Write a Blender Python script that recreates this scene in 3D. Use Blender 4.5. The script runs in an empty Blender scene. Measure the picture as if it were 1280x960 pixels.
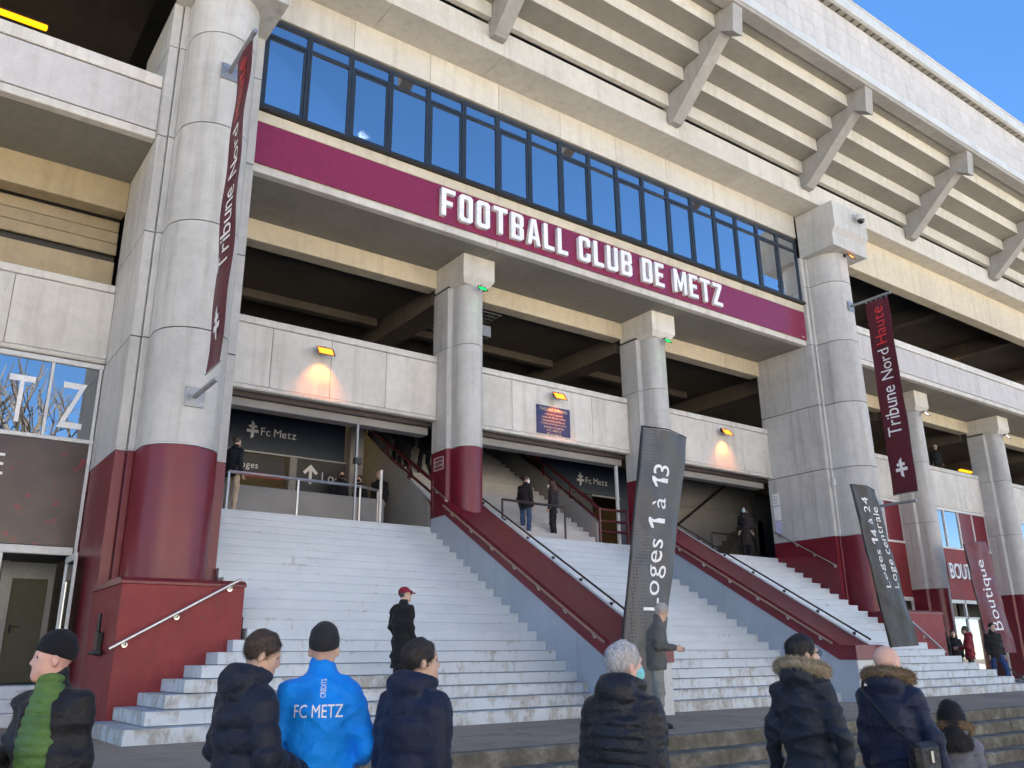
import bpy, bmesh, math, random
import numpy as np
from mathutils import Vector, Matrix
random.seed(7)
S = bpy.context.scene
COL = S.collection
R_ = math.radians

# ---------------------------------------------------------------- camera
cam_d = bpy.data.cameras.new("camera")
cam = bpy.data.objects.new("camera", cam_d); COL.objects.link(cam)
cam_d.sensor_width = 36.0; cam_d.lens = 1069.68 / 1280 * 36
cam_d.clip_start = 0.1; cam_d.clip_end = 2000
_yaw, _pit, _rol = 0.6294, 0.3114, -0.0111
F_ = Vector((math.sin(_yaw)*math.cos(_pit), math.cos(_yaw)*math.cos(_pit), math.sin(_pit)))
Rt = Vector((math.cos(_yaw), -math.sin(_yaw), 0)); Up = Rt.cross(F_)
Rt, Up = Rt*math.cos(_rol)+Up*math.sin(_rol), -Rt*math.sin(_rol)+Up*math.cos(_rol)
_m = Matrix.Identity(4)
for i in range(3):
    _m[i][0], _m[i][1], _m[i][2] = Rt[i], Up[i], -F_[i]
_m[0][3], _m[1][3], _m[2][3] = -10.6887, -18.1276, 0.9542
cam.matrix_world = _m
S.camera = cam

# ---------------------------------------------------------------- sky and sun (behind the stand: the whole front is in its shade)
SUN_EL, SUN_AZ = R_(46), R_(-24)        # azimuth from +Y towards +X
W = bpy.data.worlds.new("World"); S.world = W; W.use_nodes = True
wn = W.node_tree; wn.nodes.clear()
sky = wn.nodes.new("ShaderNodeTexSky"); sky.sky_type = 'NISHITA'; sky.sun_disc = False
sky.sun_elevation = SUN_EL; sky.sun_rotation = SUN_AZ
sky.air_density = 1.0; sky.dust_density = 0.0; sky.ozone_density = 1.6; sky.altitude = 2500
bg = wn.nodes.new("ShaderNodeBackground"); bg.inputs[1].default_value = 0.05
wo = wn.nodes.new("ShaderNodeOutputWorld")
hsv = wn.nodes.new("ShaderNodeHueSaturation"); hsv.inputs["Saturation"].default_value = 1.22; wn.links.new(sky.outputs[0], hsv.inputs["Color"]); wn.links.new(hsv.outputs[0], bg.inputs[0]); wn.links.new(bg.outputs[0], wo.inputs[0])
sd = bpy.data.lights.new("sun", 'SUN'); sd.energy = 5.0; sd.angle = R_(0.53); sd.color = (1.0, 0.95, 0.87)
sun = bpy.data.objects.new("sun", sd); COL.objects.link(sun)
_sdir = Vector((math.sin(SUN_AZ)*math.cos(SUN_EL), math.cos(SUN_AZ)*math.cos(SUN_EL), math.sin(SUN_EL)))
sun.rotation_euler = _sdir.to_track_quat('Z', 'Y').to_euler(); sun.location = (0, 60, 60)
S.view_settings.view_transform = 'Standard'; S.view_settings.look = 'None'
S.view_settings.gamma = 1.0; S.view_settings.use_curve_mapping = False
S.view_settings.exposure = 2.85
S.render.resolution_x = 1024; S.render.resolution_y = 768
S.cycles.max_bounces = 8; S.cycles.diffuse_bounces = 5; S.cycles.glossy_bounces = 4; S.cycles.transparent_max_bounces = 8

# ---------------------------------------------------------------- mesh helpers
class MB:
    def __init__(s): s.v = []; s.f = []
    def add(s, vs, fs):
        o = len(s.v); s.v += [tuple(p) for p in vs]; s.f += [tuple(i+o for i in f) for f in fs]; return s
    def box(s, x0, x1, y0, y1, z0, z1, c=0.0):
        lo = (min(x0,x1), min(y0,y1), min(z0,z1)); hi = (max(x0,x1), max(y0,y1), max(z0,z1))
        if c <= 0:
            vs = [((hi if i & 1 else lo)[0], (hi if i & 2 else lo)[1], (hi if i & 4 else lo)[2]) for i in range(8)]
            return s.add(vs, [(0,2,3,1),(4,5,7,6),(0,1,5,4),(2,6,7,3),(0,4,6,2),(1,3,7,5)])
        c = min(c, .45*min(h-l for h, l in zip(hi, lo)))
        vs = []
        for i in range(8):
            P = [(hi if i >> a & 1 else lo)[a] for a in range(3)]; sg = [(-1 if i >> a & 1 else 1) for a in range(3)]
            for k in range(3):      # vertex k: lies on the face whose normal is axis k
                vs.append(tuple(P[a] if a == k else P[a]+sg[a]*c for a in range(3)))
        fs = []
        for k in range(3):
            a, b = (k+1) % 3, (k+2) % 3
            for sd_ in (0, 1):
                q = [(sd_ << k) | (i << a) | (j << b) for i, j in ((0,0),(1,0),(1,1),(0,1))]
                fs.append(tuple(3*i+k for i in q))
            for i in (0, 1):
                for j in (0, 1):    # edge along k
                    p0 = (i << a) | (j << b); p1 = p0 | (1 << k)
                    fs.append((3*p0+a, 3*p1+a, 3*p1+b, 3*p0+b))
        for i in range(8): fs.append((3*i, 3*i+1, 3*i+2))
        return s.add(vs, fs)
    def prism(s, pts, ax, a, b):
        n = len(pts)
        def P(p, t): return (t, p[0], p[1]) if ax == 'x' else ((p[0], t, p[1]) if ax == 'y' else (p[0], p[1], t))
        vs = [P(p, a) for p in pts] + [P(p, b) for p in pts]
        return s.add(vs, [tuple(range(n)), tuple(range(2*n-1, n-1, -1))] + [(i, (i+1) % n, n+(i+1) % n, n+i) for i in range(n)])
    def tube(s, pts, r, n=8, cap=True):
        pts = [Vector(p) for p in pts]; m = len(pts); rr = r if isinstance(r, (list, tuple)) else [r]*m
        vs = []; T0 = None; u = None
        for i, p in enumerate(pts):
            t = ((pts[min(i+1, m-1)]-p).normalized() + (p-pts[max(i-1, 0)]).normalized())
            if t.length < 1e-6: t = pts[min(i+1, m-1)]-pts[max(i-1, 0)]
            t.normalize()
            if u is None: u = t.orthogonal().normalized()
            else: u = (u - t*u.dot(t)).normalized()
            w = t.cross(u)
            for k in range(n):
                a = 2*math.pi*k/n; vs.append(p+(u*math.cos(a)+w*math.sin(a))*rr[i])
        fs = [(i*n+k, i*n+(k+1) % n, (i+1)*n+(k+1) % n, (i+1)*n+k) for i in range(m-1) for k in range(n)]
        if cap: fs += [tuple(range(n-1, -1, -1)), tuple(range((m-1)*n, m*n))]
        return s.add(vs, fs)
    def lathe(s, prof, n=16, o=(0, 0, 0)):
        vs = []; m = len(prof)
        for r, z in prof:
            for k in range(n):
                a = 2*math.pi*k/n; vs.append((o[0]+r*math.cos(a), o[1]+r*math.sin(a), o[2]+z))
        fs = [(i*n+k, i*n+(k+1) % n, (i+1)*n+(k+1) % n, (i+1)*n+k) for i in range(m-1) for k in range(n)]
        fs += [tuple(range(n-1, -1, -1)), tuple(range((m-1)*n, m*n))]
        return s.add(vs, fs)
    def build(s, name, mat, parent=None, ang=35, label=None):
        me = bpy.data.meshes.new(name)
        off = wloc(parent) if parent else Vector((0, 0, 0))
        me.from_pydata([(p[0]-off[0], p[1]-off[1], p[2]-off[2]) for p in s.v], [], s.f)
        bm = bmesh.new(); bm.from_mesh(me); bmesh.ops.recalc_face_normals(bm, faces=bm.faces); bm.to_mesh(me); bm.free()
        return link(name, me, mat, parent, ang, label)
def wloc(o):
    v = Vector(o.location)
    while o.parent: o = o.parent; v += Vector(o.location)
    return v
def link(name, me, mat, parent=None, ang=35, label=None):
    if ang:
        me.polygons.foreach_set("use_smooth", [True]*len(me.polygons)); me.set_sharp_from_angle(angle=R_(ang))
    if mat and not me.materials: me.materials.append(mat)
    o = bpy.data.objects.new(name, me); COL.objects.link(o)
    if parent: o.parent = parent
    if label: o["label"] = label
    return o
def tag(o, label, cat, group=None):
    o["label"] = label; o["category"] = cat
    if group: o["group"] = group
    return o
def struct(o): o["kind"] = "structure"; return o
def thing(name, label, cat, loc=(0, 0, 0), group=None, rz=0):
    o = bpy.data.objects.new(name, None); COL.objects.link(o); o.location = loc; o.rotation_euler.z = rz
    o.empty_display_size = .2
    return tag(o, label, cat, group)
def dup(o, parent, loc):
    c = o.copy(); COL.objects.link(c); c.parent = parent; c.location = loc; return c
def copy_tree(o, parent=None, loc=None):
    c = o.copy(); COL.objects.link(c); c.parent = parent
    if loc is not None: c.location = loc
    for ch in list(o.children): copy_tree(ch, c)
    return c
def BX(name, mat, parent, x0, x1, y0, y1, z0, z1, c=0.012, label=None):
    return MB().box(x0, x1, y0, y1, z0, z1, c).build(name, mat, parent, 0, label)
def curve_mesh(splines=None, text=None, size=1.0, depth=0.0, offset=0.0, align='LEFT', spacing=1.0, res=3):
    """2D outlines or text, filled, as a mesh in the XY plane"""
    cu = bpy.data.curves.new("outline", 'FONT' if text is not None else 'CURVE')
    cu.dimensions = '2D'; cu.fill_mode = 'BOTH'; cu.extrude = depth/2; cu.resolution_u = res
    if text is not None:
        cu.body = text; cu.size = size; cu.offset = offset; cu.align_x = align; cu.space_character = spacing
    else:
        for pts in splines:
            sp = cu.splines.new('POLY'); sp.points.add(len(pts)-1); sp.use_cyclic_u = True
            for p, q in zip(sp.points, pts): p.co = (q[0]*size, q[1]*size, 0, 1)
    ob = bpy.data.objects.new("outline", cu); COL.objects.link(ob)
    dg = bpy.context.evaluated_depsgraph_get(); me = bpy.data.meshes.new_from_object(ob.evaluated_get(dg))
    bpy.data.objects.remove(ob); bpy.data.curves.remove(cu)
    return me
def map_mesh(me, fn):
    n = len(me.vertices); co = np.empty(n*3, np.float32); me.vertices.foreach_get("co", co); co = co.reshape(-1, 3)
    out = np.array([fn(float(a), float(b), float(c)) for a, b, c in co], np.float32).reshape(-1)
    if n: me.vertices.foreach_set("co", out)
    me.update(); return me
ONE = [[(.20, 0), (.36, 0), (.36, .72), (.22, .72), (.0, .58), (.0, .46), (.20, .56)]]
GLY = {}
def glyph(ch):
    if ch not in GLY:
        me = curve_mesh(splines=ONE, depth=0) if ch == '1' else curve_mesh(text=ch, size=1.0, depth=0)
        co = np.empty(len(me.vertices)*3, np.float32); me.vertices.foreach_get("co", co)
        GLY[ch] = ([tuple(p.vertices) for p in me.polygons], co.reshape(-1, 3)); bpy.data.meshes.remove(me)
    return GLY[ch]
for _ch in sorted(set('fcmetzFcMetzLoges1à13TribuneNordHauteLoges1424centraleBoutiqueSTADESAINTSYMPHORIENrénovéetagrandiinauguréparMonsieurleMaireSénateurMairePrésidentdelaRégionLorraineduFootballClubF.C.METZ31octobreTOUSLESBILLETSPOURINTERDICTIONDEFUMERZE')): glyph(_ch)
def text(name, body, size, mat, parent, fn, depth=0.004, offset=0.0, fit=None, split=False):
    """flat lettering, glyph by glyph; fn maps text space to world space"""
    gl = []; x = 0.0
    for ch in body:
        if ch == ' ': x += .26; continue
        me, co = glyph(ch); co = co.copy()
        w = co[:, 0].max()-co[:, 0].min(); co[:, 0] += x-co[:, 0].min()
        gl.append((me, co)); x += w+.085
    allc = np.concatenate([c for _, c in gl]); x0, y0 = allc[:, 0].min(), allc[:, 1].min(); dx, dy = allc[:, 0].max()-x0, allc[:, 1].max()-y0
    sx, sy = (fit[0]/dx, fit[1]/dy) if fit else (size, size)
    if not fit: x0 = y0 = 0
    off = wloc(parent); V = []; Fc = []; out = None
    for me, co in gl:
        vs = [tuple(Vector(fn(float((p[0]-x0)*sx), float((p[1]-y0)*sy), 0.0))-off) for p in co]
        fs = me
        if split:
            m = bpy.data.meshes.new('letter'); m.from_pydata(vs, [], fs); thick(m, depth); out = link('letter', m, mat, parent, 0)
        else:
            o = len(V); V += vs; Fc += [tuple(k+o for k in f) for f in fs]
    if not split:
        m = bpy.data.meshes.new(name); m.from_pydata(V, [], Fc); thick(m, depth); out = link(name, m, mat, parent, 0)
    return out
def thick(me, d):
    if d < .01: return
    bm = bmesh.new(); bm.from_mesh(me); r = bmesh.ops.extrude_face_region(bm, geom=bm.faces[:])
    bm.faces.ensure_lookup_table(); n = bm.faces[0].normal.copy() if len(bm.faces) else Vector((0, -1, 0))
    if n.y > 0: n = -n
    bmesh.ops.translate(bm, verts=[v for v in r['geom'] if isinstance(v, bmesh.types.BMVert)], vec=n*d)
    bmesh.ops.recalc_face_normals(bm, faces=bm.faces[:]); bm.to_mesh(me); bm.free()

# ---------------------------------------------------------------- materials
def mat_new(name):
    m = bpy.data.materials.new(name); m.use_nodes = True
    nt = m.node_tree; b = nt.nodes["Principled BSDF"]; return m, nt, b
def N(nt, t, **k):
    n = nt.nodes.new(t)
    for a, v in k.items(): setattr(n, a, v)
    return n
def ramp(nt, fac, stops):
    r = N(nt, "ShaderNodeValToRGB"); els = r.color_ramp.elements
    while len(els) > 1: els.remove(els[-1])
    for i, (p, c) in enumerate(stops):
        e = els[0] if i == 0 else els.new(p)
        e.position = p; e.color = (*c, 1) if len(c) == 3 else c
    nt.links.new(fac, r.inputs[0]); return r.outputs[0]
def mix(nt, fac, a, b, mode='MIX'):
    n = N(nt, "ShaderNodeMix", data_type='RGBA', blend_type=mode)
    for sock, v in ((n.inputs[0], fac), (n.inputs[6], a), (n.inputs[7], b)):
        if hasattr(v, "is_output"): nt.links.new(v, sock)
        else: sock.default_value = v if isinstance(v, float) else (*v, 1)
    return n.outputs[2]
def coords(nt, scale=(1, 1, 1), rnd=True):
    tc = N(nt, "ShaderNodeTexCoord"); out = tc.outputs["Object"]
    if rnd:
        oi = N(nt, "ShaderNodeObjectInfo"); ml = N(nt, "ShaderNodeMath", operation='MULTIPLY'); ml.inputs[1].default_value = 37.0
        nt.links.new(oi.outputs["Random"], ml.inputs[0])
        ad = N(nt, "ShaderNodeVectorMath", operation='ADD'); nt.links.new(out, ad.inputs[0]); nt.links.new(ml.outputs[0], ad.inputs[1]); out = ad.outputs[0]
    mp = N(nt, "ShaderNodeMapping"); mp.inputs["Scale"].default_value = scale; nt.links.new(out, mp.inputs[0]); return mp.outputs[0]
def noise(nt, vec, scale, detail=4, rough=.55):
    n = N(nt, "ShaderNodeTexNoise"); n.inputs["Scale"].default_value = scale; n.inputs["Detail"].default_value = detail; n.inputs["Roughness"].default_value = rough
    nt.links.new(vec, n.inputs["Vector"]); return n.outputs["Fac"]
def bump(nt, b, h, strength=.3, dist=.01):
    n = N(nt, "ShaderNodeBump"); n.inputs["Strength"].default_value = strength; n.inputs["Distance"].default_value = dist
    nt.links.new(h, n.inputs["Height"]); nt.links.new(n.outputs[0], b.inputs["Normal"])
def tone(nt, per_obj):
    """a slight per-piece change of brightness"""
    oi = N(nt, "ShaderNodeObjectInfo"); mr = N(nt, "ShaderNodeMapRange"); mr.inputs[3].default_value = 1-per_obj; mr.inputs[4].default_value = 1+per_obj
    nt.links.new(oi.outputs["Random"], mr.inputs[0]); return mr.outputs[0]
def concrete(name, col, dark=.62, streak=.5, rough=.85, per=.05, pits=True):
    m, nt, b = mat_new(name); L = nt.links
    v = coords(nt)
    c2 = tuple(x*dark for x in col)
    base = ramp(nt, noise(nt, v, .55, 5, .6), [(.3, c2), (.62, col)])
    base = mix(nt, .35, base, ramp(nt, noise(nt, v, 4.5, 6, .65), [(.3, tuple(x*.72 for x in col)), (.7, tuple(min(1, x*1.12) for x in col))]))
    sv = coords(nt, (2.6, 2.6, .16))
    st = ramp(nt, noise(nt, sv, 1.6, 5, .6), [(.5, (1, 1, 1)), (.72, (.62, .58, .52))])
    base = mix(nt, streak, base, st, 'MULTIPLY')
    base = mix(nt, .25, base, ramp(nt, noise(nt, v, 55, 3, .6), [(.35, (.7, .7, .7)), (.65, (1.1, 1.1, 1.1))]), 'MULTIPLY')
    if pits:
        vo = N(nt, "ShaderNodeTexVoronoi"); vo.inputs["Scale"].default_value = 5.5; L.new(v, vo.inputs["Vector"])
        base = mix(nt, .7, base, ramp(nt, vo.outputs["Distance"], [(.03, (.35, .32, .3)), (.065, (1, 1, 1))]), 'MULTIPLY')
    t = N(nt, "ShaderNodeVectorMath", operation='SCALE'); L.new(base, t.inputs[0]); L.new(tone(nt, per), t.inputs["Scale"])
    L.new(t.outputs[0], b.inputs["Base Color"]); b.inputs["Roughness"].default_value = rough
    bump(nt, b, noise(nt, v, 38, 6, .65), .35, .012); return m
def paint(name, col, rough=.35, wear=None, var=.12, bumps=.15, scale=1.2, coat=0.0, spec=.5):
    m, nt, b = mat_new(name); L = nt.links; v = coords(nt)
    base = ramp(nt, noise(nt, v, scale, 5, .6), [(.3, tuple(x*(1-var) for x in col)), (.7, tuple(min(1, x*(1+var)) for x in col))])
    if wear:
        wcol, lo, hi, sc = wear
        mask = ramp(nt, noise(nt, v, sc, 8, .7), [(lo, (0, 0, 0)), (hi, (1, 1, 1))])
        base = mix(nt, mask, base, wcol)
    if wear:
        dv = coords(nt, (3.2, 3.2, .22)); base = mix(nt, ramp(nt, noise(nt, dv, 2.4, 6, .65), [(.55, (0, 0, 0)), (.78, (.5, .5, .5))]), base, tuple(x*.55+.01 for x in col))
        base = mix(nt, ramp(nt, noise(nt, v, 34, 5, .7), [(.755, (0, 0, 0)), (.78, (1, 1, 1))]), base, (.30, .27, .25))
    L.new(base, b.inputs["Base Color"])
    rr = N(nt, "ShaderNodeMapRange"); rr.inputs[3].default_value = rough*.75; rr.inputs[4].default_value = min(1, rough*1.3)
    L.new(noise(nt, v, 6, 4, .6), rr.inputs[0]); L.new(rr.outputs[0], b.inputs["Roughness"])
    b.inputs["Specular IOR Level"].default_value = spec; b.inputs["Coat Weight"].default_value = coat
    if bumps: bump(nt, b, noise(nt, v, 30, 5, .6), bumps, .008)
    return m
def plain(name, col, rough=.5, metal=0.0, spec=.5):
    m, nt, b = mat_new(name); v = coords(nt)
    nt.links.new(ramp(nt, noise(nt, v, 9, 3), [(.3, tuple(x*.9 for x in col)), (.7, tuple(min(1, x*1.06) for x in col))]), b.inputs["Base Color"])
    b.inputs["Roughness"].default_value = rough; b.inputs["Metallic"].default_value = metal; b.inputs["Specular IOR Level"].default_value = spec
    return m
def emit(name, col, st):
    m, nt, b = mat_new(name); b.inputs["Base Color"].default_value = (*col, 1); b.inputs["Emission Color"].default_value = (*col, 1); b.inputs["Emission Strength"].default_value = st; return m
def fabric(name, col, rough=.8, sheen=.2, sc=60, var=.18, spec=.3):
    m, nt, b = mat_new(name); v = coords(nt)
    nt.links.new(ramp(nt, noise(nt, v, 5, 5, .6), [(.3, tuple(x*(1-var) for x in col)), (.7, tuple(x*(1+var) for x in col))]), b.inputs["Base Color"])
    b.inputs["Roughness"].default_value = rough; b.inputs["Sheen Weight"].default_value = sheen*.3; b.inputs["Specular IOR Level"].default_value = spec
    h1 = noise(nt, v, 9, 4, .55); h2 = noise(nt, v, sc, 2)
    ad = N(nt, "ShaderNodeMath", operation='MULTIPLY_ADD'); ad.inputs[1].default_value = .12
    nt.links.new(h2, ad.inputs[0]); nt.links.new(h1, ad.inputs[2]); bump(nt, b, ad.outputs[0], .8, .03)
    return m
def glass(name, tint, refl, rough=.0):
    m, nt, b = mat_new(name); L = nt.links; nt.nodes.remove(b)
    out = nt.nodes["Material Output"]
    g = N(nt, "ShaderNodeBsdfGlossy"); g.inputs["Roughness"].default_value = rough; g.inputs["Color"].default_value = (.95, .97, 1, 1)
    t = N(nt, "ShaderNodeBsdfTransparent"); t.inputs["Color"].default_value = (*tint, 1)
    fr = N(nt, "ShaderNodeFresnel"); fr.inputs["IOR"].default_value = 1.5
    ma = N(nt, "ShaderNodeMath", operation='ADD', use_clamp=True); ma.inputs[1].default_value = refl; L.new(fr.outputs[0], ma.inputs[0])
    mx = N(nt, "ShaderNodeMixShader"); L.new(ma.outputs[0], mx.inputs[0]); L.new(t.outputs[0], mx.inputs[1]); L.new(g.outputs[0], mx.inputs[2]); L.new(mx.outputs[0], out.inputs[0])
    v = coords(nt); bp = N(nt, "ShaderNodeBump"); bp.inputs["Strength"].default_value = .04; bp.inputs["Distance"].default_value = .02
    L.new(noise(nt, v, .9, 2), bp.inputs["Height"]); L.new(bp.outputs[0], g.inputs["Normal"])
    return m
M = {}
M['conc'] = concrete('pale_concrete', (.67, .64, .58), .74, .5)
M['conc_pier'] = concrete('pier_concrete', (.53, .52, .495), .74, .6, per=.03)
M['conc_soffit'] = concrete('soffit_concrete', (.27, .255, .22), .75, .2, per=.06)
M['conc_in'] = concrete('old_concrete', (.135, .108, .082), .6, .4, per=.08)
M['conc_beam'] = concrete('beam_concrete', (.64, .56, .42), .78, .4)
M['conc_riser'] = concrete('seat_riser_concrete', (.61, .575, .505), .84, .4)
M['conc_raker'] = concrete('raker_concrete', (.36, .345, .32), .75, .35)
M['cladding'] = concrete('parapet_cladding', (.54, .515, .50), .88, .35, per=.05, pits=False)
M['white_trim'] = paint('white_trim', (.52, .53, .52), .5, ((.35, .33, .3), .6, .75, 3.), .08)
M['joint'] = plain('dark_joint', (.06, .055, .05), .9)
M['red'] = paint('garnet_paint', (.150, .009, .019), .36, ((.20, .03, .035), .66, .8, 5.), .14, .12, 1.4)
M['red_dull'] = paint('weathered_garnet_paint', (.215, .022, .022), .6, ((.09, .04, .04), .63, .72, 9.), .16, .35, 1.6)
M['blue_wall'] = paint('blue_grey_paint', (.36, .41, .47), .7, ((.5, .52, .53), .64, .74, 3.), .1, .2, .8)
def step_mat():
    m, nt, b = mat_new('white_step_paint'); L = nt.links; v = coords(nt)
    col = ramp(nt, noise(nt, v, 1.1, 5, .6), [(.3, (.50, .55, .575)), (.7, (.58, .625, .645))])
    tc = N(nt, "ShaderNodeTexCoord"); sx = N(nt, "ShaderNodeSeparateXYZ"); L.new(tc.outputs["Object"], sx.inputs[0])
    # dirt collects on the low steps, most at the first one
    lo = N(nt, "ShaderNodeMapRange"); lo.inputs[1].default_value = 1.5; lo.inputs[2].default_value = 0.0; lo.inputs[3].default_value = .0; lo.inputs[4].default_value = .20
    L.new(sx.outputs[2], lo.inputs[0])
    n1 = noise(nt, coords(nt, (1, 1, .45)), 5.5, 8, .72); n2 = noise(nt, v, .9, 4)
    sm = N(nt, "ShaderNodeMath", operation='MULTIPLY_ADD'); sm.inputs[1].default_value = .45; L.new(n2, sm.inputs[0]); L.new(n1, sm.inputs[2])
    sm2 = N(nt, "ShaderNodeMath", operation='ADD'); L.new(sm.outputs[0], sm2.inputs[0]); L.new(lo.outputs[0], sm2.inputs[1])
    fz = N(nt, "ShaderNodeMath", operation='MULTIPLY'); fz.inputs[1].default_value = 1/.184; L.new(sx.outputs[2], fz.inputs[0])
    fr = N(nt, "ShaderNodeMath", operation='FRACT'); L.new(fz.outputs[0], fr.inputs[0])
    ed = N(nt, "ShaderNodeMapRange"); ed.inputs[1].default_value = .62; ed.inputs[2].default_value = .92; ed.inputs[3].default_value = 0.; ed.inputs[4].default_value = .13; L.new(fr.outputs[0], ed.inputs[0])
    hs_ = noise(nt, coords(nt, (1.2, 1, 2.0)), 2.2, 5, .65); em = N(nt, "ShaderNodeMath", operation='MULTIPLY'); L.new(ed.outputs[0], em.inputs[0]); L.new(ramp(nt, hs_, [(.42, (0, 0, 0)), (.62, (1, 1, 1))]), em.inputs[1])
    sm3 = N(nt, "ShaderNodeMath", operation='ADD'); L.new(sm2.outputs[0], sm3.inputs[0]); L.new(em.outputs[0], sm3.inputs[1]); sm2 = sm3
    mask = ramp(nt, sm2.outputs[0], [(.86, (0, 0, 0)), (1.12, (.85, .85, .85))])
    dirt = ramp(nt, noise(nt, v, 14, 4), [(.3, (.22, .20, .16)), (.6, (.40, .38, .34)), (.75, (.27, .26, .16))])
    col = mix(nt, mask, col, dirt)
    L.new(col, b.inputs["Base Color"]); b.inputs["Roughness"].default_value = .62
    bump(nt, b, noise(nt, v, 26, 6, .65), .35, .01); return m
M['step'] = step_mat()
M['step_in'] = paint('inner_step_paint', (.42, .41, .39), .7, ((.3, .28, .25), .6, .7, 4.), .12)
def asphalt(name, c):
    m, nt, b = mat_new(name); L = nt.links; v = coords(nt, rnd=False)
    col = ramp(nt, noise(nt, v, .35, 6, .65), [(.3, tuple(x*.75 for x in c)), (.7, tuple(x*1.2 for x in c))])
    col = mix(nt, .5, col, ramp(nt, noise(nt, v, 120, 2), [(.35, (.55, .55, .55)), (.68, (1.4, 1.38, 1.34))]), 'MULTIPLY')
    vo = N(nt, "ShaderNodeTexVoronoi"); vo.inputs["Scale"].default_value = 2.2; L.new(v, vo.inputs["Vector"])
    col = mix(nt, .8, col, ramp(nt, vo.outputs["Distance"], [(.02, (2.6, 2.6, 2.5)), (.035, (1, 1, 1))]), 'MULTIPLY')
    vc = N(nt, "ShaderNodeTexVoronoi", feature='DISTANCE_TO_EDGE'); vc.inputs["Scale"].default_value = .45
    wv = N(nt, "ShaderNodeVectorMath", operation='ADD'); nz = N(nt, "ShaderNodeTexNoise"); nz.inputs["Scale"].default_value = 1.6; nz.inputs["Detail"].default_value = 6; L.new(v, nz.inputs["Vector"]); L.new(v, wv.inputs[0]); L.new(nz.outputs["Color"], wv.inputs[1]); L.new(wv.outputs[0], vc.inputs["Vector"])
    col = mix(nt, .75, col, ramp(nt, vc.outputs["Distance"], [(.0, (.35, .34, .33)), (.012, (1, 1, 1))]), 'MULTIPLY')
    col = mix(nt, .6, col, ramp(nt, noise(nt, v, 1.7, 4), [(.55, (1, 1, 1)), (.68, (.68, .66, .64))]), 'MULTIPLY')
    L.new(col, b.inputs["Base Color"]); b.inputs["Roughness"].default_value = .85; bump(nt, b, noise(nt, v, 90, 3), .5, .01); return m
M['asphalt'] = asphalt('street_asphalt', (.15, .125, .10)); M['terrace'] = asphalt('terrace_asphalt', (.37, .285, .21))
M['moss'] = concrete('mossy_step_concrete', (.16, .145, .11), .5, .3)
def moss_mat():
    m, nt, b = mat_new('mossy_concrete'); L = nt.links; v = coords(nt)
    col = ramp(nt, noise(nt, v, 3, 8, .7), [(.3, (.07, .062, .044)), (.5, (.13, .118, .09)), (.68, (.28, .26, .22))])
    col = mix(nt, ramp(nt, noise(nt, v, 2.2, 5), [(.54, (0, 0, 0)), (.74, (.8, .8, .8))]), col, (.075, .068, .035))
    L.new(col, b.inputs["Base Color"]); b.inputs["Roughness"].default_value = .95; bump(nt, b, noise(nt, v, 24, 8, .7), .7, .02); return m
M['moss'] = moss_mat()
M['frame_navy'] = plain('dark_blue_window_frame', (.022, .03, .042), .35)
M['black'] = plain('black_trim', (.012, .012, .013), .5)
M['white'] = plain('white_letter', (.8, .8, .8), .4)
M['white_flat'] = plain('white_print', (.78, .78, .78), .6)
M['white_frame'] = plain('white_metal_frame', (.62, .62, .6), .35)
M['glass_sky'] = glass('solar_glass', (.72, .76, .8), .56)
M['glass'] = glass('window_glass', (.55, .6, .62), .30)
M['glass_dark'] = glass('dark_glass', (.25, .27, .28), .35)
M['steel'] = plain('brushed_steel', (.55, .54, .52), .32, .9)
M['dark_rail'] = plain('dark_rail_metal', (.06, .045, .04), .4, .5)
M['red_rail'] = plain('red_rail_paint', (.09, .012, .016), .35)
M['grey_metal'] = plain('grey_metal', (.30, .31, .32), .45, .6)
M['navy_panel'] = plain('navy_wall_panel', (.016, .028, .052), .4)
M['char_panel'] = plain('charcoal_wall_panel', (.040, .041, .043), .55)
M['grey_wall'] = paint('grey_wall_paint', (.26, .25, .235), .75, None, .12)
M['sign_red'] = plain('sign_garnet_panel', (.215, .022, .058), .16)
M['banner'] = fabric('garnet_banner_cloth', (.085, .010, .020), .55, .1)
M['banner_red'] = plain('red_print', (.55, .03, .03), .6)
M['flag_grey'] = fabric('charcoal_flag_cloth', (.055, .055, .057), .55, .1)
M['flag_garnet'] = fabric('garnet_flag_cloth', (.13, .014, .024), .5, .1)
M['plaque'] = plain('blue_enamel_plaque', (.032, .026, .085), .3)
M['gold'] = plain('gold_print', (.62, .5, .3), .5)
M['wood_ceiling'] = concrete('board_marked_ceiling', (.40, .32, .20), .7, .3, pits=False)
M['warm_wall'] = concrete('warm_lit_concrete', (.46, .37, .23), .75, .4)  # yellow of the warm light is put into this colour
# ================================================================ SETTING: street, terrace
struct(MB().add([(-300,-300,-.68),(300,-300,-.68),(300,60,-.68),(-300,60,-.68)], [(0,1,2,3)]).build('street', M['asphalt'], None, 0))
TE = -9.75
struct(BX('terrace', M['terrace'], None, -70, 80, TE, 14, -.66, 0, .0))
ts = struct(BX('terrace_steps', M['moss'], None, -70, 80, TE-1.15, TE-.02, -1.3, -.69, 0))
for k in range(1, 4):
    for x in range(-24, 48, 6):
        st = BX('step', M['moss'], ts, x+.004, x+5.996, TE-.34*k-.02, TE-.34*(k-1)-.02, -.72, -.17*k, .022)
for x in range(-24, 48, 6):
    BX('kerb_stone', M['moss'], ts, x+.004, x+5.996, TE-.025, TE+.16, -.5, .006, .02)

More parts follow.
